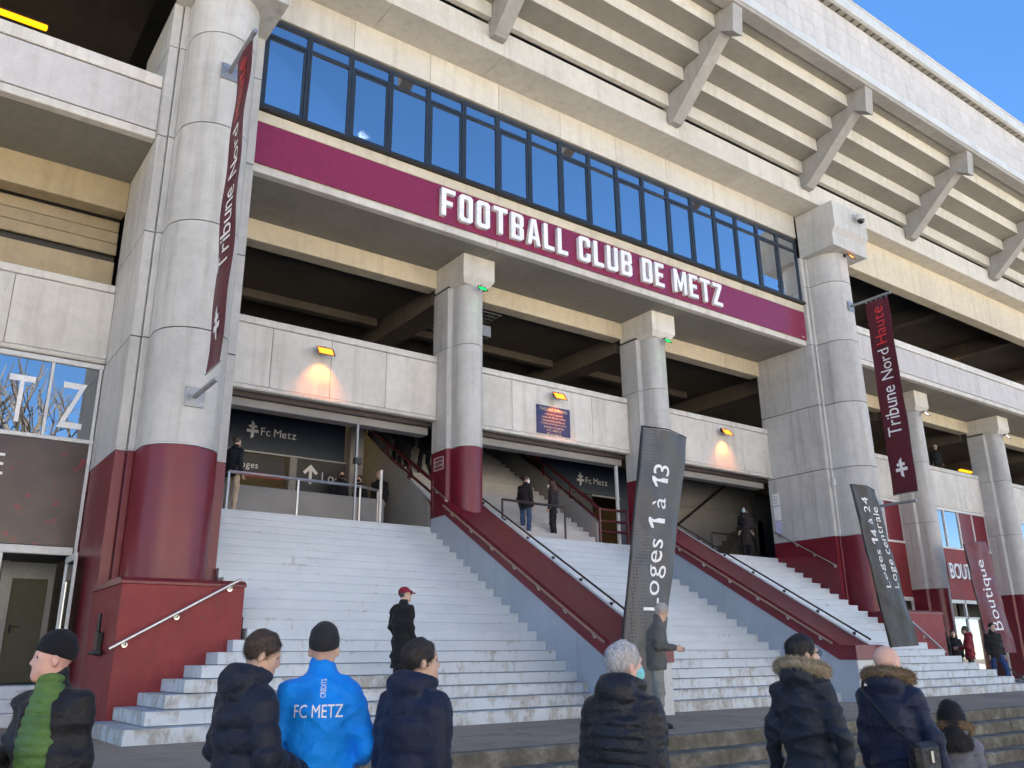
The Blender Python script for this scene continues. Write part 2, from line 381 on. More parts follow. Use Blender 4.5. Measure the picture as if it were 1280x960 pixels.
# ================================================================ STADIUM
B = thing('stadium', 'pale concrete football stadium stand with garnet column bases and blue window band', 'stadium', (3.8, 0, 0))
XL, XR = -30.0, 48.0
PL, PR = -7.72, 13.34            # left faces of the two great piers
PW = 1.94
RZ = 4.55
def pier_plan(x, inset=0.0):
    w = PW; r = .66-inset; cx = x+w/2; cy = -2.6; i = inset
    half = [(0+i, .08-i), (0+i, -2.22+i), (.165, -2.22+i), (.18, -2.205+i), (.18, -2.17+i), (.20, -2.17+i), (.20, -2.25+i), (.215, -2.265+i), (.30, -2.265+i), (.31+i, -2.255+i), (.31+i, -2.6)]
    pts = [(x+a, b) for a, b in half]
    for k in range(1, 20):
        a = math.pi+math.pi*k/20; pts.append((cx+r*math.cos(a), cy+r*math.sin(a)))
    pts += [(x+w-a, b) for a, b in reversed(half)]
    return pts
JZ = [RZ, 6.68, 8.82, 10.94, 13.06]
def great_pier(x, nm):
    core = MB().prism(pier_plan(x, .05), 'z', 0, 14.2).build('column', M['joint'], B, 30, nm)
    for z0, z1, m in [(0, RZ-.012, 'red'), (RZ+.006, JZ[1], 'conc_pier'), (JZ[1], JZ[2], 'conc_pier'), (JZ[2], JZ[3], 'conc_pier'), (JZ[3], JZ[4], 'conc_pier'), (JZ[4], 14.15, 'conc_pier')]:
        MB().prism(pier_plan(x), 'z', z0+.012, z1-.012).build('column_segment', M[m], core, 30)
    MB().prism(pier_plan(x, -.003), 'z', RZ-.012, RZ+.012).build('paint_edge', M['white_trim'], core, 30)
    # capital: plain block, sloped shoulder, upper block under the ring beam
    pts = [(-2.2, 14.12), (-3.54, 14.12), (-3.54, 14.60), (-3.68, 14.80), (-3.68, 15.72), (-2.2, 15.72)]
    MB().prism(pts, 'x', x+.02, x+PW+.02).build('capital', M['conc_pier'], core, 20)
    return core
great_pier(PL, 'great left column with fluted sides and garnet base')
great_pier(PR, 'great right column with fluted sides and garnet base')
def small_plan(x, inset=0.):
    i = inset; w = .95; cx = x+w/2; r = .36-i
    half = [(0+i, .1-i), (0+i, -.60+i), (.07, -.66+i), (.115+i, -.66+i), (.115+i, -.85)]
    pts = [(x+a, b) for a, b in half]
    for k in range(1, 16):
        a = math.pi+math.pi*k/16; pts.append((cx+r*math.cos(a), -.85+r*math.sin(a)))
    return pts+[(x+w-a, b) for a, b in reversed(half)]
def small_column(x, zs, redtop, base):
    core = MB().prism(small_plan(x, .03), 'z', base, 10.3).build('column', M['joint'], B, 30)
    z = base
    for z1 in zs:
        MB().prism(small_plan(x), 'z', z+.008, z1-.008).build('column_segment', M['red' if z1 <= redtop+.01 else 'conc_pier'], core, 30); z = z1
    cp = MB()
    y0, y1 = .09, -1.34; a, b = x-.0, x+.96
    # chamfered underside
    vs = [(a,y0,10.918),(b,y0,10.918),(b,y1,10.918),(a,y1,10.918),(a,y0,10.32),(b,y0,10.32),(b,y1,10.32),(a,y1,10.32),(a+.1,y0,10.16),(b-.1,y0,10.16),(b-.1,y1+.13,10.16),(a+.1,y1+.13,10.16)]
    fs = [(0,1,2,3)]+[(i, (i+1) % 4, 4+(i+1) % 4, 4+i) for i in range(4)]+[(4+i, 4+(i+1) % 4, 8+(i+1) % 4, 8+i) for i in range(4)]+[(8,9,10,11)]
    cp.add(vs, fs).build('capital', M['conc'], core, 20)
for x in (.05, 6.75): small_column(x, [5.9, 8.55, 10.2], 5.9, 0)
for x in (21.15, 27.8, 34.5, 41.2): small_column(x, [3.3, 5.77, 8.1, 10.2], 3.3, 0)
small_column(-15.3, [3.3, 5.77, 8.1, 10.2], 3.3, 0)

# ---- slabs, beams, spandrels. 'main' = between piers, wings left and right
bays = [(-15, PL, 'L'), (PL+PW, .05, 'M'), (1.0, 6.75, 'M'), (7.70, PR, 'M'), (PR+PW, 21.15, 'R'), (22.1, 27.8, 'R'), (28.75, 34.5, 'R'), (35.45, 41.2, 'R')]
for a, b, kind in [(PL+PW, PR, 'M'), (-30, PL, 'L'), (PR+PW, 48, 'R')]:
    n = max(1, round((b-a)/6.5))
    for k in range(n):
        x0 = a+(b-a)*k/n; x1 = a+(b-a)*(k+1)/n
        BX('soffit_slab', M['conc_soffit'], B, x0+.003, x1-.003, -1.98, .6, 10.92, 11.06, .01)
        BX('edge_beam', M['conc'], B, x0+.004, x1-.004, -2.06, -1.85, 10.915, 11.09, .015)
for a, b, kind in bays:
    if kind != 'L': BX('lintel_beam', M['conc_beam'], B, a+.0, b-.0, -.02, .40, 10.385, 10.915, .012)
    # spandrel: panels with recessed joints, a coping and a drip lip
    sp = BX('spandrel', M['joint'], B, a+.01, b-.01, -.04, .2, 6.78, 8.38, 0)
    n = 4 if b-a > 5.2 else 3
    for k in range(n):
        x0 = a+(b-a)*k/n; x1 = a+(b-a)*(k+1)/n
        BX('spandrel_panel', M['conc'], sp, x0+.005, x1-.005, -.10, .02, 6.83, 8.255, .008)
    BX('coping', M['conc'], sp, a+.004, b-.004, -.12, .24, 8.27, 8.44, .02)
    BX('drip_lip', M['conc'], sp, a+.004, b-.004, -.13, .1, 6.72, 6.82, .025)
# concourse volumes behind (upper dark gallery, lower hall)
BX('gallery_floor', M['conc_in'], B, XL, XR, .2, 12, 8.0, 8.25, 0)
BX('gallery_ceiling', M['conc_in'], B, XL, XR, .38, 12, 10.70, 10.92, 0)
BX('sun_block_wall', M['conc_in'], B, XL, XR, 12, 12.4, 0, 21, 0)  # unseen wall added to block the sun behind the stand
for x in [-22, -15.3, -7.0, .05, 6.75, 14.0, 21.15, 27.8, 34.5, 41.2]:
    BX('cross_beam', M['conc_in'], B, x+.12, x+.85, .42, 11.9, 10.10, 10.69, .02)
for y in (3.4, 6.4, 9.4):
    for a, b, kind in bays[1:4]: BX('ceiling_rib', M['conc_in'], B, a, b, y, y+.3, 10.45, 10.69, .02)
# left wing below its beam: board-marked ceiling boards, wall with warm light in its colour
BX('lintel_beam', M['warm_wall'], B, -15, PL-.004, -.02, .4, 10.2, 10.915, .012)
for k in range(3):
    BX('ceiling_board', M['wood_ceiling'], B, -15, PL-.01, .45+.04*k, .52+.04*k, 9.37+.285*k, 9.63+.285*k, .015)
BX('board_backing', M['joint'], B, -15, PL-.01, .62, .66, 9.2, 10.6, 0)
BX('warm_lit_wall', M['warm_wall'], B, -15, PL-.01, .5, .7, 8.25, 9.22, .01)
# balconies of the wings
for a, b in [(-30, PL), (PR+PW, 48)]:
    n = round((b-a)/3.3)
    bk = BX('balcony', M['joint'], B, a, b-.01, -2.0, -1.82, 11.05, 12.3, 0)
    for k in range(n):
        x0 = a+(b-a)*k/n; x1 = a+(b-a)*(k+1)/n
        BX('balcony_panel', M['cladding'], bk, x0+.006, x1-.006, -2.05, -1.9, 11.12, 12.09, .01)
    BX('balcony_coping', M['conc'], bk, a, b-.004, -2.06, -1.78, 12.125, 12.40, .015)
    BX('balcony_floor', M['conc_in'], B, a, b, -1.8, 12, 11.07, 11.3, 0)
    BX('upper_ceiling', M['conc_in'], B, a, b, -1.9, 12, 15.9, 16.1, 0)
    BX('upper_beam', M['conc_beam'], B, a, b-.004, -2.6, -2.15, 14.3, 15.74, .015)
    x = a+3.0
    while x < b:
        BX('upper_cross_beam', M['conc_in'], B, x, x+.4, -2.1, 11.9, 15.2, 15.88, .02); x += 6.6
# ---- the fascia above the entrance: band under the sign, strip, wall over the windows
BX('fascia_wall', M['conc'], B, PL+PW, PR, -2.06, -1.8, 11.09, 12.40, .0)
for k in range(6):
    x0 = PL+PW+(PR-PL-PW)*k/6; x1 = PL+PW+(PR-PL-PW)*(k+1)/6
    BX('fascia_strip', M['conc_beam'], B, x0+.003, x1-.003, -2.12, -2.0, 12.115, 12.375, .012)
BX('window_sill', M['black'], B, PL+PW+.01, PR-.0, -2.24, -1.8, 12.38, 12.47, .015)
WX0, WX1 = -5.76, 13.32
BX('head_trim', M['joint'], B, WX0, WX1, -2.11, -1.9, 14.82, 14.90, .005)
for k in range(9):
    x0 = WX0+(WX1-WX0)*k/9; x1 = WX0+(WX1-WX0)*(k+1)/9
    BX('upper_wall_panel', M['conc_riser'], B, x0+.004, x1-.004, -2.17, -1.9, 14.90, 15.76, .01)
# room behind the windows
BX('lounge_floor', M['char_panel'], B, WX0, WX1, -1.8, 6, 11.1, 12.0, 0)
BX('lounge_ceiling', M['grey_wall'], B, WX0, WX1, -1.9, 6, 14.95, 15.1, 0)
BX('lounge_wall', M['char_panel'], B, WX0, WX1, 6, 6.2, 11.1, 15.1, 0)
for k in range(18):
    p = (WX1-WX0)/18; x0 = WX0+p*k; x1 = x0+p; heavy = k % 2 == 0
    f = MB(); y0, y1 = -2.13, -2.03
    f.box(x0+.002, x0+.062, y0, y1, 12.47, 14.82, .006).box(x1-.062, x1-.002, y0, y1, 12.47, 14.82, .006)
    f.box(x0+.062, x1-.062, y0, y1, 12.47, 12.55, .006).box(x0+.062, x1-.062, y0, y1, 14.74, 14.82, .006).box(x0+.062, x1-.062, y0, y1, 14.36, 14.44, .006)
    if heavy:   # opening light: a second frame set inside
        f.box(x0+.065, x0+.125, y0+.02, y1-.01, 12.555, 14.355, .006).box(x1-.125, x1-.065, y0+.02, y1-.01, 12.555, 14.355, .006)
        f.box(x0+.125, x1-.125, y0+.02, y1-.01, 12.555, 12.61, .006).box(x0+.125, x1-.125, y0+.02, y1-.01, 14.30, 14.355, .006)
    w = f.build('window', M['frame_navy'], B, 0); g = .125 if heavy else .062
    BX('pane', M['glass_sky'], w, x0+g, x1-g, -2.085, -2.073, 12.55, 14.36, 0)
    BX('pane', M['glass_sky'], w, x0+.062, x1-.062, -2.085, -2.073, 14.44, 14.74, 0)

# ---- ring beam, rakers, stepped underside of the upper tier, parapet
x = -16.0
while x < 48:
    MB().prism([(-2.0, 15.76), (-3.20, 15.73), (-3.215, 15.76), (-3.215, 16.10), (-3.19, 16.13), (-3.19, 16.50), (-2.0, 16.50)], 'x', x+.004, x+3.206).build('ring_beam', M['conc_riser'], B, 20); x += 3.21
RX = [6.0+6.42*k for k in range(-4, 7)]
rk = None
for rx in RX:
    if rk is None:
        out = [(-2.6, 16.51), (-3.10, 16.50), (-3.225, 16.44), (-3.23, 16.06), (-3.42, 16.06), (-5.46, 17.86), (-5.87, 17.60), (-5.98, 18.62), (-4.6, 18.62), (-4.6, 17.9), (-3.3, 17.0), (-2.6, 17.0)]
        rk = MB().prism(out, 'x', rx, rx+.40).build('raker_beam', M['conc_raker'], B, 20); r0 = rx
    else: dup(rk, B, (rx-r0, 0, 0))
H_, D_ = .5, .65
sts = []
for k in range(4):
    y = -3.35-D_*k; z = 16.60+H_*k
    pr = [(y, z), (y-.0, z+H_-.06), (y-D_+.015, z+H_-.002), (y-D_+.015, z+H_+.10), (y+.16, z+H_+.10), (y+.16, z)]
    m = MB().prism(pr, 'x', RX[0]+.42, RX[1]-.02); m1 = m.build('seating_step', M['conc_riser'], B, 20)
    # the horizontal underside is a darker, greyer sheet
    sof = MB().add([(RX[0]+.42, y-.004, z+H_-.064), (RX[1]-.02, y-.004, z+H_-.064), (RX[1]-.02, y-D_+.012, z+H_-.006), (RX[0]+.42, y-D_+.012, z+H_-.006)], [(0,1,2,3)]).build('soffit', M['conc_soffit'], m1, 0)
    for j in range(1, len(RX)-1):
        c = dup(m1, B, (RX[j]-RX[0], 0, 0)); d = sof.copy(); COL.objects.link(d); d.parent = c
# last shelf and the parapet above it
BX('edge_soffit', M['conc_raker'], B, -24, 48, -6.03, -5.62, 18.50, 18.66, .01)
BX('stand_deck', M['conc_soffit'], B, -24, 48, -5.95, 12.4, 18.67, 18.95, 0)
x = -19.0
while x < 48:
    BX('ledge', M['white_trim'], B, x+.004, x+4.79, -6.08, -5.9, 18.62, 18.93, .012); x += 4.8
BX('parapet_core', M['joint'], B, -24, 48, -6.00, -5.7, 18.95, 20.70, 0)
P0 = None
for j in range(66):
    for r in range(3):
        x = 4.0+.64*j
        if P0 is None:
            P0 = BX('parapet_panel', M['cladding'], B, x+.003, x+.637, -6.055, -5.99, 18.965+.58*r, 19.538+.58*r, .005); px0 = (x, r)
        else: dup(P0, B, (P0.location[0]+x-px0[0], 0, .58*(r-px0[1])))
BX('parapet_panel', M['cladding'], B, -24, 3.99, -6.055, -5.99, 18.965, 20.7, .0)
BX('roof_slab', M['conc_soffit'], B, -24, 48, -6.2, 12.4, 20.93, 21.2, 0)
BX('eaves_soffit', M['joint'], B, -24, 48, -6.24, -5.75, 20.86, 20.92, 0)
rib = None
for j in range(110):
    x = 5+.39*j
    if rib is None: rib = BX('eaves_rib', M['conc_soffit'], B, x, x+.3, -6.235, -5.98, 20.715, 20.87, .02); rx0 = x
    else: dup(rib, B, (rib.location[0]+x-rx0, 0, 0))
x = -20.0
while x < 48:
    BX('roof_fascia', M['white_trim'], B, x+.004, x+5.996, -6.34, -6.2, 20.74, 21.14, .015)
    BX('roof_capping', M['cladding'], B, x+.004, x+5.996, -6.36, -6.0, 21.145, 21.24, .015); x += 6

# ---- lower hall: landing, walls, inner flight, shutter box over the openings
BX('landing', M['step_in'], B, PL+PW, PR, .03, 12, 3.80, 4.05, 0)
for a, b, k in bays[1:4]:
    BX('shutter_box', M['grey_wall'], B, a+.02, b-.02, .26, .6, 6.42, 6.78, .01)
    BX('shutter_rail', M['dark_rail'], B, a+.02, b-.02, .12, .25, 6.60, 6.72, .01)
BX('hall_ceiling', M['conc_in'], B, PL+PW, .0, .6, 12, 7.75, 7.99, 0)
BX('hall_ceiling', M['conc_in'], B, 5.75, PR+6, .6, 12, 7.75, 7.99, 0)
BX('hall_wall', M['char_panel'], B, -5.9, -3.9, 3.05, 3.2, 4.05, 7.7, 0)
BX('hall_wall', M['grey_wall'], B, -5.9, .0, 7.0, 7.2, 4.05, 7.7, 0)
BX('name_panel', M['navy_panel'], B, -5.9, -1.0, 2.95, 3.03, 6.08, 7.10, .01)
BX('charcoal_panel', M['char_panel'], B, -2.35, -.9, 2.97, 3.05, 4.05, 6.05, .01)
BX('ledge_strip', M['grey_metal'], B, -5.9, -.5, 2.90, 3.0, 6.03, 6.08, .005)
BX('door_jamb', M['grey_wall'], B, -2.55, -2.35, 2.9, 3.1, 4.05, 6.03, .01)
BX('inner_column', M['grey_wall'], B, -.95, -.55, 2.7, 3.1, 4.05, 7.7, .02)
BX('counter', M['grey_wall'], B, -5.0, -.6, 1.3, 1.42, 4.05, 4.86, .01)
BX('hall_wall', M['grey_wall'], B, -6.0, -5.8, .1, 7, 4.05, 7.7, 0)
BX('hall_wall', M['conc_in'], B, 16.5, 16.7, .1, 7, 4.05, 7.7, 0)
# flank wall of the inner flight
fl = [( .14, 4.05), (6.4, 4.05), (6.4, 8.3), (5.3, 8.3), (.14, 4.68)]
MB().prism(fl, 'x', .0, .12).build('flight_wall', M['grey_wall'], B, 0)
MB().prism([(.14, 4.05), (6.4, 4.05), (6.4, 8.6), (5.6, 8.6), (.14, 4.62)], 'x', 5.52, 5.70).build('flight_wall', M['grey_wall'], B, 0)
for k in range(24):
    BX('inner_step', M['step_in'], B, .13, 5.51, .2+.255*k, .62+.255*k, 4.06+.17*k, 4.05+.17*(k+1), .01)
BX('upper_beam', M['warm_wall'], B, .1, 6.4, 8.5, 8.7, 6.2, 7.9, 0)
BX('name_panel', M['navy_panel'], B, 5.8, 9.5, 2.95, 3.03, 6.10, 7.15, .01)
BX('charcoal_panel', M['navy_panel'], B, 9.0, 9.5, 2.96, 3.04, 4.05, 6.1, .01)
BX('charcoal_panel', M['char_panel'], B, 5.72, 7.9, 2.97, 3.05, 4.05, 6.09, .01)
BX('lintel', M['grey_metal'], B, 7.85, 9.1, 2.92, 3.04, 6.05, 6.10, .005)
BX('hall_wall', M['conc_in'], B, 5.7, 16, 7.0, 7.2, 4.05, 7.7, 0)
# right bay: grey side flight
BX('side_wall', M['grey_wall'], B, 9.55, 16.5, 3.0, 3.2, 4.05, 7.1, .02)
BX('wall_band', M['grey_metal'], B, 9.6, 16.5, 2.97, 3.02, 6.1, 6.14, .004)
for k in range(9):
    BX('side_step', M['conc_in'], B, 13.0+.28*k, 13.33+.28*k, 2.2, 2.98, 4.05, 4.05+.19*(k+1), .01)
BX('back_light_wall', M['warm_wall'], B, 9, 20, 6.0, 6.2, 7.0, 7.8, 0)

# ---- left wing, ground floor: steps, glazed band, printed panel, doors
for k in range(3):
    BX('entry_step', M['step'], B, -14, PL-.06, -.55-.32*(3-k), .3, 0.0 if k == 0 else .206*k, .206*(k+1), .01)
BX('entry_floor', M['char_panel'], B, -14, PL-.06, .25, 5, .58, .612, 0)
wl = MB()
for x in (-12.0, -10.75, -9.70, -8.66, -7.80):
    wl.box(x, x+.055, -.06, .02, 5.14, 6.60, .006)
wl.box(-14, PL-.01, -.08, .03, 6.60, 6.70, .008).box(-14, PL-.01, -.07, .03, 5.06, 5.14, .008)
wf = wl.build('window', M['white_frame'], B, 0)
for a, b in ((-11.94, -10.76), (-10.69, -9.71), (-9.64, -8.67), (-8.60, -7.81)):
    BX('pane', M['glass'], wf, a, b, -.025, -.013, 5.145, 6.595, 0)
BX('back_room', M['char_panel'], B, -14, PL-.02, 1.6, 1.7, 4.9, 6.75, 0)
def print_mat():
    m, nt, b = mat_new('crowd_print_panel'); v = coords(nt); L = nt.links
    col = ramp(nt, noise(nt, v, 1.6, 3, .5), [(.3, (.045, .03, .028)), (.6, (.075, .05, .045))])
    rd = ramp(nt, noise(nt, coords(nt, (1, 1, 1.3)), 3.2, 5, .62), [(.60, (0, 0, 0)), (.66, (1, 1, 1))])
    col = mix(nt, rd, col, (.20, .02, .03)); L.new(col, b.inputs["Base Color"]); b.inputs["Roughness"].default_value = .3; return m
M['print'] = print_mat()
BX('printed_panel', M['print'], B, -14, -7.80, -.05, .0, 3.06, 5.05, .006)
BX('panel_trim', M['white_frame'], B, -7.80, -7.74, -.07, .01, 2.9, 5.06, .006)
BX('door_head', M['white_frame'], B, -14, -7.82, -.08, .06, 2.9, 3.05, .008)
dl = MB().box(-10.1, -10.02, -.05, .03, .62, 2.9, .006).box(-9.06, -8.95, -.05, .03, .62, 2.9, .006).box(-10.02, -9.06, -.05, .03, 2.76, 2.9, .006).box(-10.02, -9.06, -.05, .03, .62, .8, .006).build('door', M['white_frame'], B, 0)
BX('pane', M['glass'], dl, -10.02, -9.06, -.02, -.008, .8, 2.76, 0)
# lobby behind: grey wall with a flush olive door and a second framed window
BX('lobby_wall', M['grey_metal'], B, -12, -8.62, 1.9, 2.0, .612, 2.95, 0)
BX('lobby_wall', M['grey_metal'], B, -8.62, PL-.02, 2.1, 2.2, .612, 2.95, 0)
BX('lobby_ceiling', M['char_panel'], B, -12, PL-.02, .06, 2.2, 2.95, 3.05, 0)
M['olive'] = plain('olive_door_paint', (.11, .105, .065), .5)
fd = BX('door', M['olive'], B, -8.50, -7.86, 2.05, 2.1, .612, 2.62, .006)
MB().box(-8.44, -8.40, 2.02, 2.05, 1.55, 1.72, .004).tube([(-8.42, 2.03, 1.68), (-8.42, 1.98, 1.68), (-8.26, 1.98, 1.68)], .011).build('handle', M['black'], fd)
wl2 = MB().box(-8.92, -8.86, .55, .62, .62, 2.8, .006).build('inner_frame', M['frame_navy'], B, 0)
BX('poster', M['white_frame'], wl2, -9.4, -8.93, .58, .6, 1.3, 2.5, .004)
# open leaf standing against the pier
ol = MB().box(-7.92, -7.87, -1.02, -.94, .62, 2.86, .006).box(-7.92, -7.87, -.14, -.06, .62, 2.86, .006).box(-7.92, -7.87, -.94, -.14, 2.74, 2.86, .006).box(-7.92, -7.87, -.94, -.14, .62, .8, .006).build('door', M['white_frame'], B, 0)
BX('pane', M['glass_dark'], ol, -7.90, -7.89, -.94, -.14, .8, 2.74, 0)
MB().tube([(-7.98, -.9, .95), (-7.98, -.9, 2.35)], .02).build('handle', M['steel'], ol)

# ---- right wing, ground floor
for a, b, kind in bays[4:8]:
    n = 5; wm = MB(); p = (b-a)/n
    wm.box(a+.01, b-.01, -.09, .03, 6.62, 6.72, .008).box(a+.01, b-.01, -.09, .03, 5.05, 5.13, .008)
    for k in range(n+1): wm.box(max(a+.01, a+p*k-.03), min(b-.01, a+p*k+.03), -.07, .02, 5.13, 6.62, .006)
    wf = wm.build('window', M['white_frame'], B, 0)
    for k in range(n):
        if k < 3: BX('pane', M['glass'], wf, a+p*k+.03, a+p*(k+1)-.03, -.02, -.008, 5.13, 6.62, 0)
        else: BX('infill_panel', M['red'], wf, a+p*k+.03, a+p*(k+1)-.03, -.03, -.008, 5.13, 6.62, .004)
    BX('garnet_panel', M['red_dull'], B, a+.01, b-.01, -.06, .02, 3.05, 5.05, .006)
    BX('back_room', M['char_panel'], B, a, b, 2.2, 2.3, 0, 6.75, 0)
    BX('shop_ceiling', M['grey_wall'], B, a, b, .05, 2.2, 3.2, 3.3, 0)
    dm = MB(); q = (b-a)/4
    for k in range(5): dm.box(max(a+.01, a+q*k-.05), min(b-.01, a+q*k+.05), -.06, .04, .02, 3.04, .006)
    dm.box(a+.06, b-.06, -.06, .04, 2.90, 3.04, .006).box(a+.06, b-.06, -.06, .04, 2.3, 2.38, .006)
    dr = dm.build('door', M['white_frame'], B, 0)
    for k in range(4):
        BX('pane', M['glass'], dr, a+q*k+.05, a+q*(k+1)-.05, -.012, -.0, .02, 2.3, 0)
        if k in (0, 2): BX('poster', M['white_flat'], dr, a+q*k+.2, a+q*(k+1)-.2, .03, .035, .9, 2.1, 0)

# ================================================================ GRAND STAIRCASE
ST = thing('grand_staircase', 'wide white painted outdoor staircase with garnet capped cheek walls below the club sign', 'staircase', (3.8, -6.3, 0))
RISE, TR = .184, .299
flights = [(PL+PW+.002, -.002), (1.052, 6.698), (7.722, PR-.002)]
for fi, (a, b) in enumerate(flights):
    for k in range(1, 23):
        i = 22-k; y = -i*TR; x0, x1 = a, b; yb = y+TR+.05 if k < 22 else .03
        if fi == 0 and k <= 8: x0 = -7.97+.31*(k-1)
        if fi == 2 and k <= 8: x1 = 13.40+.31*(8-k)
        z1 = RISE*k; z0 = z1-RISE+.009 if k > 1 else -.3
        MB().prism([(y, z0), (y, z1-.034), (y-.012, z1-.03), (y-.012, z1-.006), (y-.006, z1), (yb, z1), (yb, z0)], 'x', x0, x1).build('step', M['step'], ST, 0) if k > 8 or fi == 1 else \
            MB().box(x0, x1, y, yb if k == 8 else -4.205 if (x0 < a or x1 > b) else yb, z0, z1, .007).build('step', M['step'], ST, 0)
    # dark block added under the flight so no light passes
    MB().prism([(-6.2, -.3), (-.1, 3.7), (.03, 3.7), (.03, -.3)], 'x', a+.01, b-.01).build('under_stair', M['joint'], ST, 0)
# fill under the widened lower steps
for cx in (.0, 6.70):
    w = 1.05 if cx == 0 else 1.02
    prof = [(.0, -.2), (-6.76, -.2), (-6.76, .87), (-6.38, .87), (-.70, 4.25), (.0, 4.25)]
    wall = MB().prism(prof, 'x', cx, cx+w).build('cheek_wall', M['blue_wall'], ST, 0)
    cap = [(-.62, 4.30), (-6.37, .873), (-6.80, .873), (-6.80, 1.17), (-6.44, 1.19), (-.62, 4.63)]
    MB().prism(cap, 'x', cx-.03, cx+w+.03).build('coping', M['red'], wall, 0)
    MB().prism([(-.9, 4.48), (-6.40, 1.21), (-6.42, 1.225), (-.9, 4.505)], 'x', cx+w-.02, cx+w+.034).build('edge_strip', M['white_trim'], wall, 0)
    BX('end_face', M['white_trim'], wall, cx+.02, cx+w-.02, -6.775, -6.75, -.1, .86, .004)
for cx, nm in ((PL, 'left'), (PR, 'right')):
    x0, x1 = (cx-.03, cx+PW-.12) if nm == 'left' else (cx+.12, cx+PW+.03)
    ped = MB().box(x0, x1, -4.2, -2.1, -.2, 2.10, .01).build('pedestal', M['red_dull'], ST, 0)
    MB().prism([(-4.22, 2.10), (-4.22, 2.14), (-4.13, 2.20), (-2.1, 2.20), (-2.1, 2.10)], 'x', x0-.02, x1+.02).build('coping', M['red'], ped, 0)
# ================================================================ SIGNS, LAMPS, RAILS, FLAGS
# ---- main sign: garnet board with raised block letters
SG = thing('club_sign', 'long garnet sign board with raised white letters FOOTBALL CLUB DE METZ under the windows', 'sign', (3.8, -2.1, 11.08))
BX('board', M['sign_red'], SG, -5.75, 13.31, -2.115, -2.065, 11.10, 12.105, .004)
w_, s_, c_ = .5, .165, .085
def octa(x0, y0, x1, y1, c): return [(x0+c, y0), (x1-c, y0), (x1, y0+c), (x1, y1-c), (x1-c, y1), (x0+c, y1), (x0, y1-c), (x0, y0+c)]
i_ = s_; ic = .04
GL = {
 'F': [[(0,0),(s_,0),(s_,.40),(.40,.40),(.40,.56),(s_,.56),(s_,.84),(w_,.84),(w_,1),(0,1)]],
 'O': [octa(0,0,w_,1,c_), octa(i_,.15,w_-i_,.85,ic)],
 'T': [[(.19,0),(.19+s_,0),(.19+s_,.84),(.54,.84),(.54,1),(0,1),(0,.84),(.19,.84)]],
 'B': [[(0,0),(w_-c_,0),(w_,c_),(w_,.44),(w_-.06,.51),(w_,.58),(w_,1-c_),(w_-c_,1),(0,1)], octa(i_,.14,w_-i_,.44,ic), octa(i_,.58,w_-i_,.86,ic)],
 'A': [[(0,0),(s_,0),(.195,.20),(.345,.20),(.54-s_,0),(.54,0),(.37,1),(.17,1)], [(.215,.34),(.325,.34),(.27,.80)]],
 'L': [[(0,0),(w_-.06,0),(w_-.06,.16),(s_,.16),(s_,1),(0,1)]],
 'C': [[(c_,0),(w_-c_,0),(w_,c_),(w_,.36),(w_-i_,.36),(w_-i_,.19),(w_-i_-ic,.15),(i_+ic,.15),(i_,.19),(i_,.81),(i_+ic,.85),(w_-i_-ic,.85),(w_-i_,.81),(w_-i_,.64),(w_,.64),(w_,1-c_),(w_-c_,1),(c_,1),(0,1-c_),(0,c_)]],
 'U': [[(c_,0),(w_-c_,0),(w_,c_),(w_,1),(w_-i_,1),(w_-i_,.19),(w_-i_-ic,.15),(i_+ic,.15),(i_,.19),(i_,1),(0,1),(0,c_)]],
 'D': [[(0,0),(w_-c_,0),(w_,c_),(w_,1-c_),(w_-c_,1),(0,1)], octa(i_,.15,w_-i_,.85,ic)],
 'E': [[(0,0),(w_-.04,0),(w_-.04,.16),(s_,.16),(s_,.42),(.40,.42),(.40,.58),(s_,.58),(s_,.84),(w_-.04,.84),(w_-.04,1),(0,1)]],
 'M': [[(0,0),(.15,0),(.15,.60),(.285,.1),(.375,.1),(.51,.60),(.51,0),(.66,0),(.66,1),(.49,1),(.33,.42),(.17,1),(0,1)]],
 'Z': [[(0,0),(w_,0),(w_,.16),(.19,.16),(w_,.86),(w_,1),(0,1),(0,.84),(.30,.84),(0,.14)]]}
def lay(wordstr):
    """advance widths, fitted to the measured start and end of each word"""
    out = []; x = 0
    for ch in wordstr:
        g = GL[ch]; w = max(p[0] for p in g[0]); out.append((ch, x)); x += w+.15
    return out, x-.15
LH = .745
for wd, xa, xb in (('FOOTBALL', -1.17, 2.80), ('CLUB', 3.19, 5.16), ('DE', 5.57, 6.45), ('METZ', 6.86, 8.98)):
    seq, tot = lay(wd); sc = (xb-xa)/tot
    for ch, x in seq:
        me = curve_mesh(splines=GL[ch], depth=.11)
        off = wloc(SG)
        map_mesh(me, lambda a, b, c: (xa+(a+x)*sc-off[0], -2.115-.066-c-off[1], 11.235+b*LH-off[2]))
        link('letter', me, M['white'], SG, 0)
text('lettering', 'fcmetz', .07, M['white_flat'], SG, lambda a, b, c: (13.05+a*.8, -2.118-c, 11.17+b), split=True)

CROSS = [(.42,0),(.58,.12),(.58,.34),(.82,.34),(.82,.50),(.58,.50),(.58,.60),(.72,.60),(.72,.74),(.58,.74),(.58,.86),(.42,1),(.42,.74),(.28,.74),(.28,.60),(.42,.60),(.42,.50),(.18,.50),(.18,.34),(.42,.34)]
def emblem(mat, parent, fn, h):
    me = curve_mesh(splines=[CROSS], depth=.003, size=h); off = wloc(parent)
    map_mesh(me, lambda a, b, c: tuple(Vector(fn(a, b, c))-off)); return link('emblem', me, mat, parent, 0)

